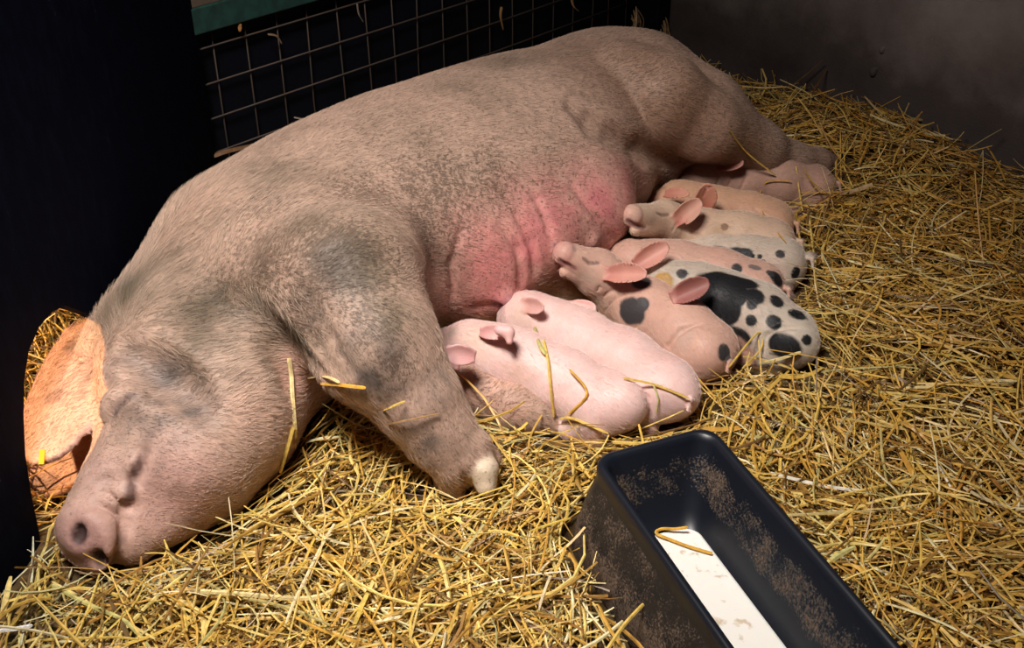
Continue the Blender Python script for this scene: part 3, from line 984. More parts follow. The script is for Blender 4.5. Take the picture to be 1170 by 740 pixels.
piglet('dusky pink piglet in the shade below the sow\'s hind leg, farthest back',
       (786, 208, 0.10), (806, 202, 0.115), (830, 202, 0.110), (852, 204, 0.105), (890, 208, 0.095), (928, 214, 0.075),
       [((822, 188, 0.150), (850, 186, 0.165), (-0.1, -0.8, 0.6), 0.021, 0.6, 0.0)],
       (0.56, 0.33, 0.25), [], radii=(0.042, 0.045, 0.054, 0.056, 0.052), feet=[[(935, 212, 0.07, 0.022), (962, 213, 0.055, 0.014)]], folds=[(0.0018, (817, 214), (822, 202), (826, 194)), (0.0018, (830, 216), (836, 204), (840, 196)), (0.0016, (844, 220), (850, 208), (852, 198))])

# ------------------------------------------------------------------ pen structure
def box_mesh(c, ax, half):
    """8 verts of an oriented box"""
    c = np.asarray(c, float); ax = [np.asarray(a, float) for a in ax]
    v = [c + ax[0] * half[0] * i + ax[1] * half[1] * j + ax[2] * half[2] * k for i in (-1, 1) for j in (-1, 1) for k in (-1, 1)]
    f = [(0, 1, 3, 2), (4, 6, 7, 5), (0, 4, 5, 1), (2, 3, 7, 6), (0, 2, 6, 4), (1, 5, 7, 3)]
    return v, f


class MB:
    def __init__(self): self.v, self.f = [], []

    def add(self, v, f):
        n = len(self.v)
        self.v += list(v); self.f += [tuple(i + n for i in q) for q in f]
        return self

    def box(self, c, ax, half): return self.add(*box_mesh(c, ax, half))

    def tube(self, pts, r, n=7, caps=True):
        pts = [np.asarray(p, float) for p in pts]
        rr = r if isinstance(r, (list, tuple)) else [r] * len(pts)
        vs, fs = [], []
        ref = None
        for i, p in enumerate(pts):
            t = nrm(pts[min(i + 1, len(pts) - 1)] - pts[max(i - 1, 0)])
            if ref is None:
                ref = np.cross(t, [0, 0, 1.0]) if abs(t[2]) < 0.9 else np.cross(t, [1.0, 0, 0])
            ref = nrm(ref - t * np.dot(ref, t)); b = np.cross(t, ref)
            for k in range(n):
                a = 2 * math.pi * k / n
                vs.append(p + (ref * math.cos(a) + b * math.sin(a)) * rr[i])
        for i in range(len(pts) - 1):
            for k in range(n):
                fs.append((i * n + k, i * n + (k + 1) % n, (i + 1) * n + (k + 1) % n, (i + 1) * n + k))
        if caps:
            fs.append(tuple(range(n))[::-1]); fs.append(tuple((len(pts) - 1) * n + k for k in range(n)))
        return self.add(vs, fs)

    def build(self, name, mat, parent=None, smooth=False, bevel=0.0):
        o = mesh_obj(name, np.array(self.v), self.f, mat, parent, smooth)
        if bevel:
            m = o.modifiers.new('bevel', 'BEVEL'); m.width = bevel; m.segments = 2
            m.limit_method = 'ANGLE'
        return o


def V3(xy, z): return np.array([xy[0], xy[1], z])


UP = np.array([0, 0, 1.0])
WD3, WN3, RD3 = V3(WD, 0), V3(WN, 0), V3(RD, 0)
BP3 = V3(BLACKP_D[:2], 0)
BPN = np.array([BP3[1], -BP3[0], 0])

M_FLOOR = simple_mat('dirty_concrete_floor', (0.10, 0.075, 0.045), 0.9, nscale=12, bump=0.5)
mesh_obj('floor', [(-3, -1.0, -0.03), (3.5, -1.0, -0.03), (3.5, 5.0, -0.03), (-3, 5.0, -0.03)], [(0, 1, 2, 3)], M_FLOOR, None, False)
setprops(bpy.data.objects['floor'], 'dirty concrete floor under the straw', kind='structure')

# black boards behind the wire mesh
M_BLACKBOARD = simple_mat('black_boards', (0.0020, 0.0030, 0.010), 0.7, nscale=9, namt=0.5, bump=0.25, spec=0.25)
WALLH = 0.58
b = MB()
c0 = V3(CORNER, 0) - WN3 * 0.045
L = 2.6
b.box(c0 - WD3 * (L / 2 - 0.1) + UP * (WALLH / 2 - 0.02), [WD3, WN3, UP], (L / 2, 0.02, WALLH / 2))
wb = b.build('wall_back', M_BLACKBOARD, bevel=0.004)
setprops(wb, 'low wall of black boards behind the wire mesh', kind='structure')

# far darkness beyond the low wall: the next stall
M_DARK = simple_mat('dark_stall_wall', (0.020, 0.018, 0.024), 0.9, nscale=6, namt=0.5)
b = MB(); b.box(c0 - WD3 * 1.0 - WN3 * 0.9 + UP * 0.8, [WD3, WN3, UP], (2.6, 0.03, 0.9))
setprops(b.build('wall_far', M_DARK), 'dark wall of the stall beyond the low partition', kind='structure')

# right wall: grey rendered concrete, scuffed, darker towards the bottom
m, nt, bs = nodes_mat('mottled_render')
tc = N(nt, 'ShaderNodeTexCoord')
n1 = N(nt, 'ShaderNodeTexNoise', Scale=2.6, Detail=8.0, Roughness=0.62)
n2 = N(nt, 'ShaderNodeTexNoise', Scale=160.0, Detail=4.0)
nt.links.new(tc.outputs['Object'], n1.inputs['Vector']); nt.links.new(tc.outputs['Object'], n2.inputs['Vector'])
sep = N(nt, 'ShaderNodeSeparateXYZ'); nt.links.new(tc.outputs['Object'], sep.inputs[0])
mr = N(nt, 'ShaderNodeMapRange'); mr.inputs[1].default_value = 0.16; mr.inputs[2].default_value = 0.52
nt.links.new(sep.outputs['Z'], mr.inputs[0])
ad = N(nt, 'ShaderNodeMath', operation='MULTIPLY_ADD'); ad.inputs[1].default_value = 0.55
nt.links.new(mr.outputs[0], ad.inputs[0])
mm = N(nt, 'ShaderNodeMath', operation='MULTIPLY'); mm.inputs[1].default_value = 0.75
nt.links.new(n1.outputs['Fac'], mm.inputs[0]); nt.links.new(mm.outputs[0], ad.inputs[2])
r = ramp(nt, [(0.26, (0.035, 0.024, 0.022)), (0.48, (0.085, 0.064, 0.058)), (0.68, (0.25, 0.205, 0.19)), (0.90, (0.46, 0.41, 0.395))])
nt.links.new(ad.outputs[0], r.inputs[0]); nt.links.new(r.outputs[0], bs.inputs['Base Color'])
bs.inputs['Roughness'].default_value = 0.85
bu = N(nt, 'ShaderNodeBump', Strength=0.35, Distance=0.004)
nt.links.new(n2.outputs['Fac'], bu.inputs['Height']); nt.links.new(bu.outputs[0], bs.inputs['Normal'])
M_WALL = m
RN = np.array([-RD3[1], RD3[0], 0])          # into/out of the right wall
RN = RN if np.dot(RN, [-1, -1, 0]) > 0 else -RN
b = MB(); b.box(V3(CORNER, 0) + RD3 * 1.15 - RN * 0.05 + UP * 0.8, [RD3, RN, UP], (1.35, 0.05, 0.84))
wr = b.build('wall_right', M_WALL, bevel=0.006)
setprops(wr, 'scuffed grey rendered wall, darker along the bottom', kind='structure')
# chips and a drip knob in the render
for (x, y, rr) in ((1008, 57, 0.008), (998, 82, 0.011)):
    d = ray(x, y); t = np.dot(V3(CORNER, 0) - CAM, RN) / np.dot(d, RN); p = CAM + d * t
    q = Body(); q.ell(p, (rr, rr, rr * 1.3), None); q.ell(p + np.array([rr * .5, -rr * .3, rr * .9]), (rr * .7, rr * .6, rr * .6), None, k=0.004)
    v, F = q.mesh(0.003)
    o = mesh_obj('plaster_lump', v, F, M_WALL)
    setprops(o, 'small plaster lump on the grey wall, ' + ('upper and smaller of the two' if y < 70 else 'lower and larger of the two'), 'plaster lump')

# black partition with the arched pop hole on the left
m, nt, bs = nodes_mat('black_tarred_wood')
tc = N(nt, 'ShaderNodeTexCoord')
mp_ = N(nt, 'ShaderNodeMapping'); mp_.inputs['Scale'].default_value = (1, 1, 0.35)
n1 = N(nt, 'ShaderNodeTexNoise', Scale=42.0, Detail=7.0, Roughness=0.7)
nt.links.new(tc.outputs['Object'], mp_.inputs[0]); nt.links.new(mp_.outputs[0], n1.inputs['Vector'])
r = ramp(nt, [(0.45, (0.0012, 0.0025, 0.010)), (0.68, (0.003, 0.006, 0.018)), (0.74, (0.06, 0.08, 0.085))])
nt.links.new(n1.outputs['Fac'], r.inputs[0]); nt.links.new(r.outputs[0], bs.inputs['Base Color'])
bs.inputs['Roughness'].default_value = 0.85; bs.inputs['Specular IOR Level'].default_value = 0.06
M_TAR = m


def BPx(y): return BLACKP_A[0] + BSL * (y - BLACKP_A[1])


def BPp(y, z, off=0.0):
    return np.array([BPx(y), y, z]) + BPN * off


def BPpix(x, y):
    d = ray(x, y)
    t = (BLACKP_A[0] - BSL * BLACKP_A[1]) / (d[0] - BSL * d[1])
    p = CAM + d * t
    return (p[1], p[2])


arch = [(BPpix(52, 668)[0], -0.03)] + [BPpix(*q) for q in ((51, 655), (45, 610), (36, 565), (29, 520), (27, 475), (28, 432), (33, 400), (45, 373), (60, 356), (75, 349), (88, 354))]
yy, zz = arch[-1]
arch += [(yy + 0.05, zz - 0.045), (yy + 0.085, zz - 0.11), (yy + 0.10, zz - 0.2), (yy + 0.10, -0.03)]
HOLE = (arch[0][0] + 0.03, yy + 0.08, zz - 0.05)
outer = [(0.2, -0.03)] + arch + [(2.405, -0.03), (2.405, 1.30), (0.2, 1.30)]
n = len(outer)
vs = [BPp(y, z, 0.0) for y, z in outer] + [BPp(y, z, -0.022) for y, z in outer]
fs = [tuple(range(n))[::-1], tuple(range(n, 2 * n))] + [(i, (i + 1) % n, n + (i + 1) % n, n + i) for i in range(n)]
me = bpy.data.meshes.new('wall_left')
me.from_pydata([tuple(map(float, v)) for v in vs], [], fs); me.update()
import bmesh
bm = bmesh.new(); bm.from_mesh(me); bmesh.ops.triangulate(bm, faces=[f for f in bm.faces if len(f.verts) > 4]); bmesh.ops.recalc_face_normals(bm, faces=bm.faces); bm.to_mesh(me); bm.free()
me.materials.append(M_TAR)
wl = bpy.data.objects.new('wall_left', me); C.objects.link(wl)
setprops(wl, 'black painted partition with an arched hole, sow\'s ear poking through', kind='structure')

# welded wire mesh panel in front of the black boards
M_WIRE = simple_mat('rusty_galvanised_wire', (0.085, 0.075, 0.07), 0.6, 0.35, nscale=60, col2=(0.11, 0.065, 0.04))
M_GREEN = simple_mat('green_painted_timber', (0.022, 0.085, 0.070), 0.6, nscale=40, col2=(0.015, 0.05, 0.042), bump=0.3)
M_RAWWOOD = simple_mat('weathered_timber', (0.16, 0.12, 0.085), 0.8, nscale=25, bump=0.5)
root = empty('wire_mesh_panel', tuple(V3(CORNER, 0) - WD3 * 1.0 + WN3 * 0.0))
setprops(root, 'square welded wire mesh fixed over the black boards behind the sow', 'wire mesh')
wb0 = V3(CORNER, 0) - WN3 * 0.012
s0 = np.dot(PW(254, 100)[:2] - CORNER, WD)
SP = 0.0868
for i in range(-1, 24):
    s_ = s0 + i * SP
    if s_ > -0.03: break
    bw = (vnoise(np.array([[i * 3.1, 0.5, 0.2]]), 4)[0] - 0.5) * 0.010
    MB().tube([wb0 + WD3 * s_ + UP * 0.0, wb0 + WD3 * (s_ + bw) + UP * 0.25 + WN3 * bw, wb0 + WD3 * s_ + UP * 0.52], 0.0020, 6).build('vertical_wire', M_WIRE, root, True)
for k in range(6):
    z = 0.463 - k * 0.0825
    MB().tube([wb0 + WD3 * (s0 - 0.2) + UP * z + WN3 * 0.005, wb0 + WD3 * (s0 + 0.9) + UP * (z - 0.002) + WN3 * 0.005, wb0 - WD3 * 0.03 + UP * z + WN3 * 0.005], 0.0023, 6).build('horizontal_wire', M_WIRE, root, True)

g = empty('top_rail', tuple(V3(CORNER, 0.5) - WD3 * 1.2))
setprops(g, 'green painted timber rail along the top of the wire mesh', 'rail')
b = MB(); b.box(V3(CORNER, 0.532) - WD3 * 1.2 - WN3 * 0.005, [WD3, WN3, UP], (1.18, 0.02, 0.029)); b.build('rail_board', M_GREEN, g, bevel=0.003)
b = MB(); b.box(V3(CORNER, 0.571) - WD3 * 1.2 - WN3 * 0.035, [WD3, WN3, UP], (1.18, 0.045, 0.011)); b.build('rail_cap', M_RAWWOOD, g, bevel=0.003)

# corner post
b = MB(); b.box(V3(CORNER, 0.45) + RD3 * 0.055 + RN * 0.030, [RD3, RN, UP], (0.050, 0.029, 0.5))
cp = b.build('corner_post', M_BLACKBOARD, bevel=0.005)
setprops(cp, 'dark square timber post in the far corner of the pen', 'post')

# ------------------------------------------------------------------ feed trough
M_TROUGH = None
m, nt, bs = nodes_mat('black_moulded_plastic')
tc = N(nt, 'ShaderNodeTexCoord')
n1 = N(nt, 'ShaderNodeTexNoise', Scale=16.0, Detail=6.0, Roughness=0.7)
n2 = N(nt, 'ShaderNodeTexNoise', Scale=260.0, Detail=3.0)
da = N(nt, 'ShaderNodeAttribute', attribute_name='dirt')
for q in (n1, n2): nt.links.new(tc.outputs['Object'], q.inputs['Vector'])
a1 = N(nt, 'ShaderNodeMath', operation='MULTIPLY_ADD'); a1.inputs[1].default_value = 0.75
nt.links.new(n1.outputs['Fac'], a1.inputs[0])
a2 = N(nt, 'ShaderNodeMath', operation='MULTIPLY_ADD'); a2.inputs[1].default_value = 0.45; a2.inputs[2].default_value = -0.02
nt.links.new(n2.outputs['Fac'], a2.inputs[0]); nt.links.new(a2.outputs[0], a1.inputs[2])
a3 = N(nt, 'ShaderNodeMath', operation='MULTIPLY_ADD'); a3.inputs[1].default_value = 0.62; a3.inputs[2].default_value = -0.92
nt.links.new(da.outputs['Fac'], a3.inputs[0])
a4 = N(nt, 'ShaderNodeMath', operation='ADD'); nt.links.new(a1.outputs[0], a4.inputs[0]); nt.links.new(a3.outputs[0], a4.inputs[1])
a5 = N(nt, 'ShaderNodeMath', operation='MULTIPLY', use_clamp=True); a5.inputs[1].default_value = 6.0; nt.links.new(a4.outputs[0], a5.inputs[0])
mx = N(nt, 'ShaderNodeMix', data_type='RGBA'); nt.links.new(a5.outputs[0], mx.inputs[0])
mx.inputs[6].default_value = (0.007, 0.009, 0.015, 1)
rr_ = ramp(nt, [(0.3, (0.050, 0.028, 0.016)), (0.7, (0.16, 0.11, 0.075))]); nt.links.new(n2.outputs['Fac'], rr_.inputs[0]); nt.links.new(rr_.outputs[0], mx.inputs[7])
nt.links.new(mx.outputs[2], bs.inputs['Base Color'])
rg = N(nt, 'ShaderNodeMapRange'); rg.inputs[3].default_value = 0.38; rg.inputs[4].default_value = 0.9
nt.links.new(a5.outputs[0], rg.inputs[0]); nt.links.new(rg.outputs[0], bs.inputs['Roughness'])
bu = N(nt, 'ShaderNodeBump', Strength=0.4, Distance=0.003); nt.links.new(a5.outputs[0], bu.inputs['Height']); nt.links.new(bu.outputs[0], bs.inputs['Normal'])
M_TROUGH = m

TZ = 0.185
L0, L1, R0, R1 = P(676, 522, TZ), P(826, 740, TZ), P(836, 512, TZ), P(1032, 735, TZ)
ty = nrm(nrm(L1 - L0) + nrm(R1 - R0))                                           # runs towards the viewer
tx = nrm(np.cross(ty, [0, 0, 1.0])); tx = tx if tx[0] > 0 else -tx
xl, xr = np.mean([L0 @ tx, L1 @ tx]), np.mean([R0 @ tx, R1 @ tx])
TW = (xr - xl) / 2
yf = P(745, 501, TZ) @ ty
TLEN = 0.42                                                                     # half length
TC = tx * (xl + xr) / 2 + ty * (yf + TLEN)
TC = np.array([TC[0], TC[1], 0.0])
print('trough width', 2 * TW, (xl, xr), L0 @ tx, L1 @ tx, R0 @ tx, R1 @ tx)


def rring(hw, hl, rad, z, n=7):
    pts = []
    for cx, cy, a0 in ((hw - rad, hl - rad, 0), (-(hw - rad), hl - rad, 90), (-(hw - rad), -(hl - rad), 180), (hw - rad, -(hl - rad), 270)):
        for i in range(n):
            a = math.radians(a0 + 90 * i / (n - 1))
            pts.append(TC + tx * (cx + rad * math.cos(a)) + ty * (cy + rad * math.sin(a)) + UP * z)
    return pts


def resample(ring, m=140):
    r = np.array(ring + [ring[0]])
    # straight sides get extra points so that the dirt attribute has something to sit on
    d = np.concatenate([[0], np.cumsum(np.linalg.norm(np.diff(r, axis=0), axis=1))])
    return r, d


rings = []
prof = [  # half width, half length, corner radius, z   outer wall, rim, inner wall, bottom
    (TW + 0.030, TLEN + 0.010, 0.040, 0.002), (TW + 0.034, TLEN + 0.014, 0.042, 0.010), (TW + 0.028, TLEN + 0.012, 0.042, 0.06), (TW + 0.016, TLEN + 0.006, 0.040, 0.11), (TW + 0.002, TLEN, 0.036, TZ - 0.035),
    (TW - 0.001, TLEN - 0.001, 0.034, TZ - 0.024), (TW, TLEN, 0.034, TZ - 0.012), (TW - 0.003, TLEN - 0.003, 0.032, TZ - 0.002), (TW - 0.008, TLEN - 0.008, 0.030, TZ),
    (TW - 0.014, TLEN - 0.014, 0.028, TZ - 0.003), (TW - 0.018, TLEN - 0.018, 0.026, TZ - 0.012), (TW - 0.027, TLEN - 0.026, 0.028, TZ - 0.04), (TW - 0.042, TLEN - 0.042, 0.030, TZ - 0.08), (TW - 0.052, TLEN - 0.056, 0.030, 0.070), (TW - 0.062, TLEN - 0.074, 0.028, 0.050),
    (TW - 0.074, TLEN - 0.10, 0.022, 0.038), (TW - 0.090, TLEN - 0.14, 0.012, 0.034)]
tv, tf = [], []
for pr in prof:
    tv += rring(*pr)
nr = 28
for i in range(len(prof) - 1):
    for k in range(nr):
        tf.append((i * nr + k, i * nr + (k + 1) % nr, (i + 1) * nr + (k + 1) % nr, (i + 1) * nr + k))
tf.append(tuple(range(nr))[::-1]); tf.append(tuple((len(prof) - 1) * nr + k for k in range(nr)))
trough = empty('feed_trough', tuple(TC))
setprops(trough, 'long black plastic feed trough with dirty sides, holding milk', 'trough')
me = bpy.data.meshes.new('basin')
me.from_pydata([tuple(map(float, v - TC)) for v in tv], [], tf); me.update()
bm = bmesh.new(); bm.from_mesh(me)
bmesh.ops.recalc_face_normals(bm, faces=bm.faces)
long_e = [e for e in bm.edges if e.calc_length() > 0.12]
bmesh.ops.subdivide_edges(bm, edges=long_e, cuts=24, use_grid_fill=True)
bmesh.ops.triangulate(bm, faces=[f for f in bm.faces if len(f.verts) > 4])
bm.to_mesh(me); bm.free()
for p_ in me.polygons: p_.use_smooth = True
co = np.array([v.co for v in me.vertices])
lx, ly, lz = co @ tx, co @ ty, co[:, 2]
inner = (np.abs(lx) < TW - 0.0175 - 0.0) & (lz > 0.024)
out_w = ~((np.abs(lx) < TW - 0.012) & (np.abs(ly) < TLEN - 0.012)) & (lz < TZ - 0.03)
isin = np.zeros(len(co))
hw_in = np.interp(lz, [0.034, 0.05, 0.07, TZ - 0.08, TZ - 0.012, TZ], [TW - 0.09, TW - 0.062, TW - 0.052, TW - 0.042, TW - 0.018, TW - 0.010])
hl_in = np.interp(lz, [0.034, 0.05, 0.07, TZ - 0.08, TZ - 0.012, TZ], [TLEN - 0.14, TLEN - 0.074, TLEN - 0.056, TLEN - 0.042, TLEN - 0.018, TLEN - 0.010])
isin = (np.abs(lx) < hw_in + 0.004) & (np.abs(ly) < hl_in + 0.004)
dirt = np.where(isin, np.where((lx > 0.02) | (ly < -TLEN + 0.12), np.clip(1.0 - np.abs(lz - 0.125) / 0.06, 0, 1) * 0.9, 0.15), np.where(lz < TZ - 0.03, 0.55 + 0.25 * (lz < 0.10), 0.0))
at_ = me.attributes.new('dirt', 'FLOAT', 'POINT'); at_.data.foreach_set('value', dirt.astype(np.float32))
me.materials.append(M_TROUGH)
tb = bpy.data.objects.new('basin', me); C.objects.link(tb); tb.parent = trough

# milk lying in the bottom of the trough
m, nt, bs = nodes_mat('milk')
tc = N(nt, 'ShaderNodeTexCoord'); n1 = N(nt, 'ShaderNodeTexNoise', Scale=55.0, Detail=5.0); nt.links.new(tc.outputs['Object'], n1.inputs['Vector'])
r = ramp(nt, [(0.30, (0.60, 0.50, 0.38)), (0.40, (0.83, 0.80, 0.74))]); nt.links.new(n1.outputs['Fac'], r.inputs[0]); nt.links.new(r.outputs[0], bs.inputs['Base Color'])
bs.inputs['Roughness'].default_value = 0.25; bs.inputs['Subsurface Weight'].default_value = 0.2; bs.inputs['Subsurface Scale'].default_value = 0.01
bu = N(nt, 'ShaderNodeBump', Strength=0.15, Distance=0.002); nt.links.new(n1.outputs['Fac'], bu.inputs['Height']); nt.links.new(bu.outputs[0], bs.inputs['Normal'])
MZ = 0.050
hwm, hlm = TW - 0.0615, TLEN - 0.0735
mv = [TC + UP * MZ]
ring = rring(hwm, hlm, 0.025, MZ, 9)
ring2 = rring(hwm - 0.004, hlm - 0.004, 0.022, MZ - 0.0012, 9)
ring3 = rring(hwm - 0.006, hlm - 0.01, 0.022, MZ - 0.02, 9)
vv = ring + ring2
nn = len(ring)
ff = [(i, (i + 1) % nn, nn + (i + 1) % nn, nn + i) for i in range(nn)] + [tuple(range(nn, 2 * nn))]
vv2 = vv + ring3
ff += [((i + 1) % nn, i, 2 * nn + i, 2 * nn + (i + 1) % nn) for i in range(nn)]
mk = mesh_obj('milk', np.array(vv2), ff, m, None, True)
setprops(mk, 'white milk with specks lying in the bottom of the black trough', 'milk')

# ------------------------------------------------------------------ straw
def bed_height(x, y):
    """height of the straw bed"""
    x = np.asarray(x, float); y = np.asarray(y, float)
    p = np.stack([x, y, np.zeros_like(x)], -1).reshape(-1, 3)
    h = 0.0 + 0.055 * fbm(p, 5, 4.5, 3).reshape(x.shape)
    def g(cx, cy, sx, sy, a):
        return a * np.exp(-(((x - cx) / sx) ** 2 + ((y - cy) / sy) ** 2))
    h = h + g(0.96, 2.72, 0.26, 0.26, 0.10) + g(0.70, 3.05, 0.25, 0.22, 0.03) + g(1.25, 2.1, 0.5, 0.45, 0.05) + g(0.95, 1.9, 0.30, 0.35, 0.035)
    h = h + g(-0.85, 1.05, 0.18, 0.28, 0.085) + g(-1.05, 2.05, 0.25, 0.35, 0.16) + g(-0.22, 1.52, 0.20, 0.16, 0.012) + g(-0.1, 0.95, 0.35, 0.2, 0.02)
    return h


m, nt, bs = nodes_mat('straw_stalks')
at = N(nt, 'ShaderNodeVertexColor', layer_name='albedo')
tc = N(nt, 'ShaderNodeTexCoord')
n1 = N(nt, 'ShaderNodeTexNoise', Scale=90.0, Detail=3.0); nt.links.new(tc.outputs['Object'], n1.inputs['Vector'])
mr = N(nt, 'ShaderNodeMapRange'); mr.inputs[1].default_value = 0.3; mr.inputs[2].default_value = 0.7; mr.inputs[3].default_value = 0.7; mr.inputs[4].default_value = 1.15
nt.links.new(n1.outputs['Fac'], mr.inputs[0])
vm = N(nt, 'ShaderNodeVectorMath', operation='SCALE'); nt.links.new(at.outputs['Color'], vm.inputs[0]); nt.links.new(mr.outputs[0], vm.inputs['Scale'])
nt.links.new(vm.outputs[0], bs.inputs['Base Color'])
bs.inputs['Roughness'].default_value = 0.42
bs.inputs['Specular IOR Level'].default_value = 0.45
M_STRAW = m
M_MAT = simple_mat('matted_straw', (0.13, 0.075, 0.022), 0.9, nscale=70, namt=0.6, bump=1.0, bdist=0.01)


def blades(pts, width, thick, nrmup, col, cup=0.25):
    """pts (N,K,3) curves -> folded ribbons; returns verts, quads, colors"""
    Nn, K, _ = pts.shape
    t = np.empty_like(pts)
    t[:, 1:-1] = pts[:, 2:] - pts[:, :-2]; t[:, 0] = pts[:, 1] - pts[:, 0]; t[:, -1] = pts[:, -1] - pts[:, -2]
    t /= np.linalg.norm(t, axis=2, keepdims=True) + 1e-9
    side = np.cross(t, nrmup[:, None, :]); side /= np.linalg.norm(side, axis=2, keepdims=True) + 1e-9
    up = np.cross(side, t)
    w = width[:, None, None] * np.ones((1, K, 1)) * 0.5
    taper = np.ones(K); taper[-1] = 0.55; taper[0] = 0.85
    w = w * taper[None, :, None]
    A = pts - side * w
    B = pts + up * w * cup * 2.2
    Dd = pts + side * w
    E = pts - up * w * cup
    V = np.stack([A, B, Dd, E], 2)           # N,K,4,3
    idx = np.arange(Nn * K * 4).reshape(Nn, K, 4)
    fs = []
    for c in range(4):
        a, b = idx[:, :-1, c], idx[:, :-1, (c + 1) % 4]
        a2, b2 = idx[:, 1:, c], idx[:, 1:, (c + 1) % 4]
        fs.append(np.stack([a, b, b2, a2], -1).reshape(-1, 4))
    cc = np.repeat(col[:, None, :], K * 4, 1).reshape(-1, 3)
    return V.reshape(-1, 3), np.concatenate(fs), cc


def straw_cols(rs, n):
    pal = np.array([(0.72, 0.47, 0.10), (0.78, 0.57, 0.18), (0.60, 0.34, 0.06), (0.36, 0.19, 0.04), (0.82, 0.70, 0.40), (0.18, 0.10, 0.035), (0.56, 0.47, 0.18)])
    w = np.array([0.26, 0.18, 0.2, 0.14, 0.06, 0.08, 0.08])
    c = pal[rs.choice(len(pal), n, p=w / w.sum())]
    return np.clip(c * (0.8 + 0.4 * rs.rand(n, 1)) * (0.95 + 0.1 * rs.rand(n, 3)), 0, 0.95)


def in_trough(p, pad=0.0):
    q = p - TC
    fl = np.interp(p[..., 2], [0, 0.06, TZ], [0.034, 0.028, 0.0])
    return (np.abs(q @ tx) < TW + pad + fl) & (np.abs(q @ ty) < TLEN + pad + fl * 0.5) & (p[..., 2] < TZ + 0.3)


def gen(n, seed, lo, hi, zlo, zhi, steep, wlo=0.0022, whi=0.0052, K=5, region=None, colmul=1.0, curl=0.5):
    rs = np.random.RandomState(seed)
    M = int(n * 2.6)
    x = rs.uniform(-1.55, 1.75, M); y = rs.uniform(0.55, 3.75, M)
    p = np.stack([x, y, np.full(M, 0.05)], -1)
    X, Y, dep = proj(p)
    ok = (X > -80) & (X < 1250) & (Y > 20) & (Y < 860)
    # walls
    ok &= ((p[:, :2] - CORNER) @ RN[:2] > 0.015) & ((p[:, :2] - CORNER) @ WN > 0.02)
    if region is not None: ok &= region(x, y)
    # nearer straw shows larger, keep the count even over the picture
    pk = np.clip((2.0 / dep) ** 0.6, 0, 1)
    x, y = x[ok], y[ok]
    x, y = x[:n], y[:n]; n = len(x)
    L = rs.uniform(lo, hi, n)
    base = fbm(np.stack([x, y, x * 0], -1), 31, 1.6, 2) * 2 * math.pi * 1.6
    ang = base + rs.normal(0, 0.85, n)
    tilt = rs.normal(0, 0.10, n) + np.where(rs.rand(n) < steep, rs.uniform(-1.0, 1.0, n), 0)
    kink = rs.normal(0, curl, n) + np.where(rs.rand(n) < 0.15, rs.uniform(-2.4, 2.4, n), 0)
    sag = rs.normal(0, 0.22, n)
    s = np.linspace(-0.5, 0.5, K)[None] * L[:, None]
    sN = np.linspace(-1, 1, K)[None]
    a = ang[:, None] + kink[:, None] * np.maximum(np.abs(sN), 0) * np.sign(sN) * 0.5
    # integrate a gently turning heading
    dx = np.cos(a); dy = np.sin(a)
    step = L[:, None] / (K - 1)
    px = np.cumsum(dx * step, 1); py = np.cumsum(dy * step, 1)
    px = px - px.mean(1, keepdims=True) + x[:, None]; py = py - py.mean(1, keepdims=True) + y[:, None]
    hz = bed_height(px, py)
    hz = 0.55 * hz + 0.45 * hz.mean(1, keepdims=True)
    pz = hz + rs.uniform(zlo, zhi, n)[:, None] + np.sin(tilt)[:, None] * s + sag[:, None] * (s ** 2) / L[:, None] * 0.9
    pts = np.stack([px, py, pz], -1)
    # keep stalks out of the animals, the trough and the walls
    flat = pts.reshape(-1, 3)
    bad = np.zeros(len(flat), bool)
    bad |= (sow(flat) < 0.003)
    for b_ in PIGLETS:
        lo_, hi_ = b_.bounds()
        m_ = ((flat > lo_) & (flat < hi_)).all(1)
        if m_.any():
            bad[m_] |= b_(flat[m_]) < 0.003
    bad |= in_trough(flat, 0.006)
    bad |= ((flat[:, :2] - CORNER) @ RN[:2] < 0.004) | ((flat[:, :2] - CORNER) @ WN < 0.004)
    # black partition
    dpn = (flat[:, 0] - BPx(flat[:, 1]))
    hole = (flat[:, 1] > HOLE[0]) & (flat[:, 1] < HOLE[1]) & (flat[:, 2] < HOLE[2])
    bad |= (np.abs(dpn + 0.012) < 0.02) & ~hole & (flat[:, 1] < 2.42)
    good = ~bad.reshape(n, K).any(1)
    # a stalk may not pass through the partition
    sd = dpn.reshape(n, K)
    good &= ((sd > 0).all(1) | (sd < 0).all(1) | hole.reshape(n, K).all(1))
    pts = pts[good]; n = len(pts)
    W = rs.uniform(wlo, whi, n)
    up = np.stack([rs.normal(0, 0.5, n), rs.normal(0, 0.5, n), np.ones(n)], -1)
    cl = straw_cols(rs, n)
    # light painted in: straw dimmer and browner to the right, cooler at near left
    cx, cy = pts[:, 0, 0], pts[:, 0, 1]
    right_dim = np.clip((cx + 0.35 * cy - 0.75) / 1.1, 0, 1) * rs.uniform(0.2, 1.0, n)
    cl = cl * (1 - right_dim[:, None]) + cl * np.array([[0.68, 0.52, 0.38]]) * right_dim[:, None]
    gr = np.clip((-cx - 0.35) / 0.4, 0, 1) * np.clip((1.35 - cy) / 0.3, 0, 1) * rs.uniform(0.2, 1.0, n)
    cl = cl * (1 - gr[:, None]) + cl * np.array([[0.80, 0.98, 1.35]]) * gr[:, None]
    return blades(pts, W, None, up, np.clip(cl, 0, 0.95) * colmul, cup=0.28)


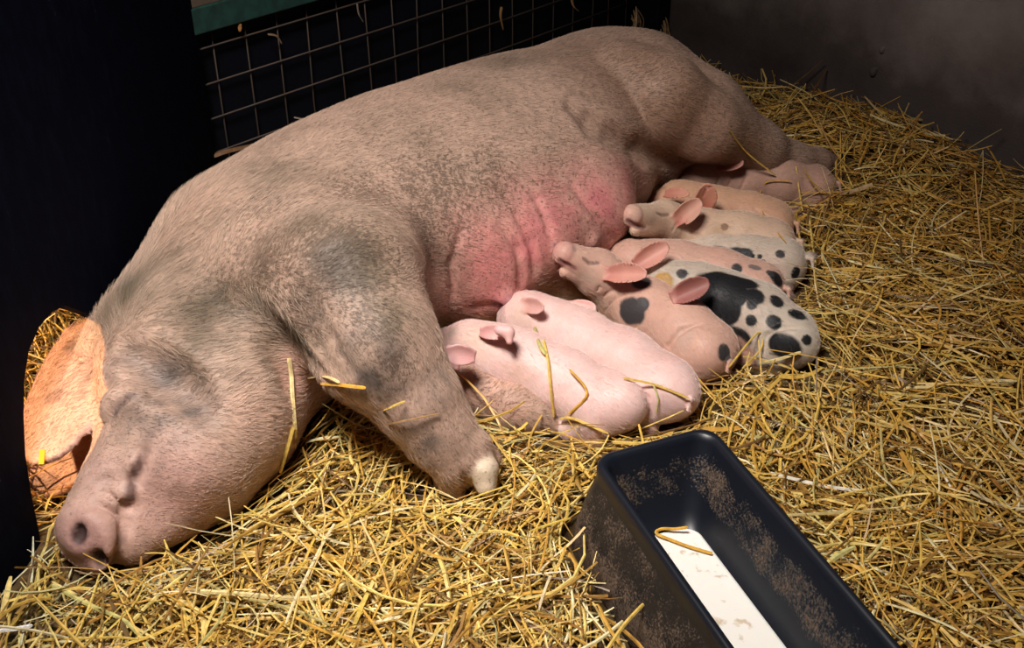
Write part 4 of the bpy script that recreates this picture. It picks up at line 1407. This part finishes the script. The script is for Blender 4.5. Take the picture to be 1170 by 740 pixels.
sets = [gen(9500, 1, 0.05, 0.14, -0.018, 0.004, 0.02, 0.002, 0.0042), gen(10000, 2, 0.07, 0.22, -0.004, 0.028, 0.06, 0.002, 0.0048), gen(6500, 3, 0.10, 0.30, 0.012, 0.048, 0.10, 0.002, 0.0056, K=7, curl=0.9),
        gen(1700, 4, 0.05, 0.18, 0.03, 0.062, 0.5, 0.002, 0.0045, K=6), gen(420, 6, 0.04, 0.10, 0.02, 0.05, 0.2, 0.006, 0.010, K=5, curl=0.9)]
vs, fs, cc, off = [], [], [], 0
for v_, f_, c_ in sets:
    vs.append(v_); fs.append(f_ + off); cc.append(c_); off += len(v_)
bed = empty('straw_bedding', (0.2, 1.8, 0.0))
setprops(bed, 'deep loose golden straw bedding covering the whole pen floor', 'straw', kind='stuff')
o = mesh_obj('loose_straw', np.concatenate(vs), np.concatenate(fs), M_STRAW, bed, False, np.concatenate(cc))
setprops(o, kind='stuff')
print('straw faces', sum(len(f) for f in fs))
# matted layer beneath
gx, gy = np.meshgrid(np.arange(-2.2, 2.1, 0.03), np.arange(0.3, 3.9, 0.03), indexing='ij')
inside = ((np.stack([gx, gy], -1) - CORNER) @ RN[:2] > 0.0) & ((np.stack([gx, gy], -1) - CORNER) @ WN > 0.0)
gz = bed_height(gx, gy) - 0.012
gp = np.stack([gx, gy, gz], -1)
gz = np.where(in_trough(gp, 0.01), -0.004, gz)
gp[..., 2] = np.where(inside, gz, -0.02)
nx_, ny_ = gx.shape
idx = np.arange(nx_ * ny_).reshape(nx_, ny_)
q = np.stack([idx[:-1, :-1], idx[1:, :-1], idx[1:, 1:], idx[:-1, 1:]], -1).reshape(-1, 4)
q = q[inside[:-1, :-1].reshape(-1)]
mb_ = mesh_obj('matted_layer', gp.reshape(-1, 3), q, M_MAT, bed, True)


# ------------------------------------------------------------------ single stalks and scraps that stand out
def S_(x, y, off=0.008):
    """point just in front of whatever animal, trough or bedding is seen at (x, y)"""
    d = ray(x, y); d = d / np.linalg.norm(d)
    best = 9.0
    for b_ in [sow] + PIGLETS:
        t = 1.0
        for _ in range(120):
            p = CAM + d * t
            q = float(b_(p[None])[0])
            if q < 0.001: break
            t += max(q * 0.7, 0.001)
            if t > 5: break
        if t < 5: best = min(best, t)
    t = 1.0
    while t < 5:
        p = CAM + d * t
        if p[2] < float(bed_height(p[0], p[1])) + 0.036: break
        t += 0.004
    best = min(best, t)
    return CAM + d * (best - off)


def smooth_curve(pts, n=5):
    pts = [np.asarray(p, float) for p in pts]
    if len(pts) == 2: return np.array([pts[0] * (1 - t) + pts[1] * t for t in np.linspace(0, 1, 4)])
    out = []
    for i in range(len(pts) - 1):
        p0, p1, p2, p3 = pts[max(i - 1, 0)], pts[i], pts[i + 1], pts[min(i + 2, len(pts) - 1)]
        for t in np.linspace(0, 1, n, endpoint=False):
            out.append(0.5 * ((2 * p1) + (-p0 + p2) * t + (2 * p0 - 5 * p1 + 4 * p2 - p3) * t * t + (-p0 + 3 * p1 - 3 * p2 + p3) * t ** 3))
    out.append(pts[-1])
    return np.array(out)


def stalk(pts, width, col, label, group=None, off=0.008, name='straw_stalk', cat='straw stalk'):
    q = [S_(p[0], p[1], off) if len(p) == 2 else (p[3] if len(p) == 4 else P(*p)) for p in pts]
    c = smooth_curve(q)
    v, f, cc = blades(c[None], np.array([width]), None, np.array([[0.1, -0.5, 0.85]]), np.array([col]), cup=0.3)
    o = mesh_obj(name, v, f, M_STRAW, None, False, cc)
    # origin on the stalk itself
    m_ = v.mean(0); o.data.transform(Matrix.Translation(Vector(-m_))); o.location = m_
    return setprops(o, label, cat, group)


GOLD, PALEG, AMBER, WHITE, BROWN, OLIVE = (0.74, 0.50, 0.12), (0.80, 0.64, 0.30), (0.70, 0.38, 0.06), (0.86, 0.80, 0.66), (0.36, 0.21, 0.09), (0.55, 0.50, 0.18)
stalk([(330, 409), (333, 430), (334, 451), (337, 490), (338, 512)], 0.007, PALEG, 'upright straw with a leafy tip, standing against the sow\'s throat')
stalk([(335, 487), (327, 515), (320, 540)], 0.007, GOLD, 'short broad straw leaning below the sow\'s jowl')
stalk([(367, 438), (392, 440), (418, 443)], 0.006, AMBER, 'bright orange straw level across the sow\'s armpit')
stalk([(352, 432), (372, 430), (388, 437)], 0.005, PALEG, 'pale curved straw at the sow\'s armpit')
stalk([(398, 493), (450, 483), (503, 472)], 0.003, BROWN, 'thin brown straw crossing the sow\'s upper foreleg')
stalk([(420, 480), (440, 468), (463, 458)], 0.004, GOLD, 'straw poking up over the sow\'s forearm from below')
stalk([(621, 388), (626, 410), (629, 440), (633, 476)], 0.0055, GOLD, 'thick golden straw standing up over the front pale piglet')
stalk([(611, 374), (616, 392), (624, 405)], 0.008, OLIVE, 'feathery seed head drooping over the front pale piglet')
stalk([(651, 422), (671, 449), (649, 473)], 0.0045, AMBER, 'sharply bent straw lying on the front piglet\'s flank')
stalk([(640, 478), (655, 478), (695, 495)], 0.005, GOLD, 'straw lying against the front piglet\'s belly')
stalk([(713, 432), (747, 439), (788, 455)], 0.0045, GOLD, 'long straw draped over the second pale piglet\'s rump')
stalk([(747, 440), (752, 456), (750, 472)], 0.0035, OLIVE, 'thin straw hanging down the second pale piglet\'s thigh')
stalk([(833, 419), (866, 380), (870, 397), (848, 421)], 0.004, GOLD, 'folded straw standing before the black-blotched piglet')
stalk([(868, 415), (890, 410), (915, 402)], 0.006, PALEG, 'broad straw under the black-blotched piglet\'s belly')
stalk([(833, 148), (853, 174), (886, 200)], 0.0055, (0.85, 0.55, 0.10), 'bright yellow straw lying across the sow\'s hind leg')
stalk([(904, 207), (878, 207), (869, 220), (872, 243), (898, 277)], 0.003, AMBER, 'thin hooped straw arching over the cream piglet\'s rump')
stalk([(910, 190), (913, 215), (917, 241)], 0.004, GOLD, 'upright straw beside the sow\'s hind hoof')
stalk([(925, 249), (928, 275), (932, 302)], 0.0055, (0.85, 0.60, 0.16), 'bright upright straw behind the small-spotted piglet\'s rump')
stalk([(957, 175), (965, 192), (975, 215)], 0.005, GOLD, 'straw pointing up just beyond the sow\'s hind foot')
stalk([(1137, 138), (1125, 168), (1113, 199)], 0.0035, PALEG, 'tall thin straw leaning towards the grey wall on the far right', off=0.03)
stalk([(940, 144), (948, 118), (962, 126), (972, 147)], 0.005, GOLD, 'bent straw forming a hoop at the foot of the grey wall', off=0.03)
stalk([(1040, 135), (1060, 138), (1082, 141)], 0.009, PALEG, 'flat pale straw lying on top of the heap by the wall', off=0.02)
stalk([(1030, 236), (1080, 260), (1130, 300)], 0.006, (0.82, 0.60, 0.20), 'long bright straw slanting down the right-hand heap')
stalk([(1007, 236), (1042, 225), (1072, 197)], 0.007, (0.80, 0.50, 0.12), 'wide golden straw slanting up across the right-hand heap')
stalk([(1044, 278), (1070, 286), (1098, 293)], 0.005, GOLD, 'straw lying below the long bright one on the right-hand heap')
stalk([(0, 720), (18, 718), (37, 714)], 0.006, (0.90, 0.88, 0.84), 'white bleached straw in the bottom left corner')
stalk([(198, 673), (273, 678), (354, 683), (400, 664)], 0.007, PALEG, 'long pale straw lying level below the sow\'s snout')
stalk([(60, 668), (100, 690), (144, 710), (172, 742)], 0.006, OLIVE, 'olive straw running down from the snout to the bottom edge')
stalk([(880, 540), (943, 555), (998, 562)], 0.006, WHITE, 'pale straw lying just right of the trough rim')
stalk([(1074, 532), (1081, 546), (1089, 561)], 0.005, WHITE, 'short white straw lying crosswise far right of the trough')
stalk([(1100, 431), (1130, 434), (1162, 435)], 0.006, PALEG, 'pale level straw at the right edge of the picture')
stalk([(1035, 443), (1055, 442), (1074, 442)], 0.0055, PALEG, 'short pale level straw right of the black-blotched piglet')
stalk([(905, 580), (960, 566), (1040, 548), (1100, 540)], 0.005, GOLD, 'long straight straw on the open bedding right of the trough')
stalk([(1085, 470), (1110, 500), (1125, 520)], 0.006, GOLD, 'golden straw near the right edge, slanting down')
stalk([(671, 573, 0.10), (674, 590, 0.09), (678, 612, 0.07)], 0.005, AMBER, 'straw standing against the outside of the trough')
stalk([(735, 690), (712, 715), (690, 748)], 0.0055, GOLD, 'straw slanting against the lower outside of the trough', off=0.05)
stalk([(814, 632, MZ + 0.004), (790, 625, MZ + 0.004), (768, 617, MZ + 0.004), (750, 609, MZ + 0.006), (756, 604, MZ + 0.007), (772, 604, MZ + 0.008), (786, 602, MZ + 0.014)], 0.005, AMBER, 'bent straw floating at the end of the milk')
stalk([(700, 505), (740, 506), (772, 500)], 0.006, GOLD, 'straw resting on the far rim of the trough', off=0.02)


def wallpt(x, y, off): return (x, y, 0, PW(x, y, off))


stalk([wallpt(244, 178, 0.012), wallpt(262, 172, 0.018), wallpt(300, 164, 0.012)], 0.012, (0.30, 0.16, 0.08), 'brown husk caught low in the wire mesh beside the sow\'s back', name='straw_scrap', cat='straw scrap')
stalk([wallpt(306, 39, 0.010), wallpt(316, 41, 0.014), wallpt(322, 50, 0.010)], 0.006, (0.34, 0.22, 0.14), 'small curled scrap caught high in the wire mesh', name='straw_scrap', cat='straw scrap')
stalk([wallpt(408, 4, 0.010), wallpt(410, 16, 0.014), wallpt(415, 25, 0.012)], 0.004, (0.30, 0.24, 0.18), 'thin scrap hanging in the mesh near the top edge', name='straw_scrap', cat='straw scrap')
stalk([wallpt(336, 134, 0.010), wallpt(346, 136, 0.014), wallpt(357, 139, 0.010)], 0.005, (0.42, 0.34, 0.26), 'pale scrap in the mesh just above the sow\'s back', name='straw_scrap', cat='straw scrap')
stalk([wallpt(573, 8, 0.010), wallpt(572, 18, 0.016), wallpt(575, 34, 0.010)], 0.007, (0.50, 0.26, 0.10), 'orange-brown scrap in the middle of the wire mesh', name='straw_scrap', cat='straw scrap')
stalk([wallpt(653, 0, 0.010), wallpt(656, 8, 0.016), wallpt(661, 13, 0.010)], 0.007, (0.50, 0.26, 0.12), 'orange-brown scrap in the mesh above the sow\'s rump', name='straw_scrap', cat='straw scrap')
stalk([wallpt(274, 27, 0.010), wallpt(274, 36, 0.014)], 0.008, (0.50, 0.24, 0.08), 'orange scrap hanging just below the green rail', name='straw_scrap', cat='straw scrap')
stalk([wallpt(450, 98, 0.010), wallpt(463, 97, 0.016)], 0.008, (0.60, 0.38, 0.20), 'tan scrap between the mesh and the middle of the sow\'s back', name='straw_scrap', cat='straw scrap')


def tuft(cx, cy, n, w, h, off, label, seed):
    rs = np.random.RandomState(seed)
    vs, fs, cc, o_ = [], [], [], 0
    base = PW(cx, cy, off)
    for i in range(n):
        a = base + WD3 * rs.uniform(-w, w) + UP * rs.uniform(-0.01, 0.01) + WN3 * rs.uniform(-0.01, 0.02)
        b = base + WD3 * rs.uniform(-w, w) * 0.5 + UP * h * rs.uniform(0.5, 1) + WN3 * rs.uniform(0, 0.01)
        m_ = (a + b) / 2 + WN3 * 0.01 + WD3 * rs.uniform(-0.01, 0.01)
        v, f, c = blades(smooth_curve([a, m_, b], 3)[None], np.array([rs.uniform(0.003, 0.006)]), None, np.array([[0.3, -0.8, 0.4]]), np.array([(0.42, 0.26, 0.12)]) * rs.uniform(0.7, 1.2), cup=0.3)
        vs.append(v); fs.append(f + o_); cc.append(c); o_ += len(v)
    o = mesh_obj('straw_tuft', np.concatenate(vs), np.concatenate(fs), M_STRAW, None, False, np.concatenate(cc))
    setprops(o, label, 'straw tuft')


tuft(722, 40, 16, 0.035, 0.10, 0.03, 'tuft of straw stuck on the mesh behind the sow\'s rump, the left one', 5)
tuft(756, 52, 16, 0.028, 0.09, 0.10, 'tuft of straw in the pen corner beside the timber post, the right one', 6)
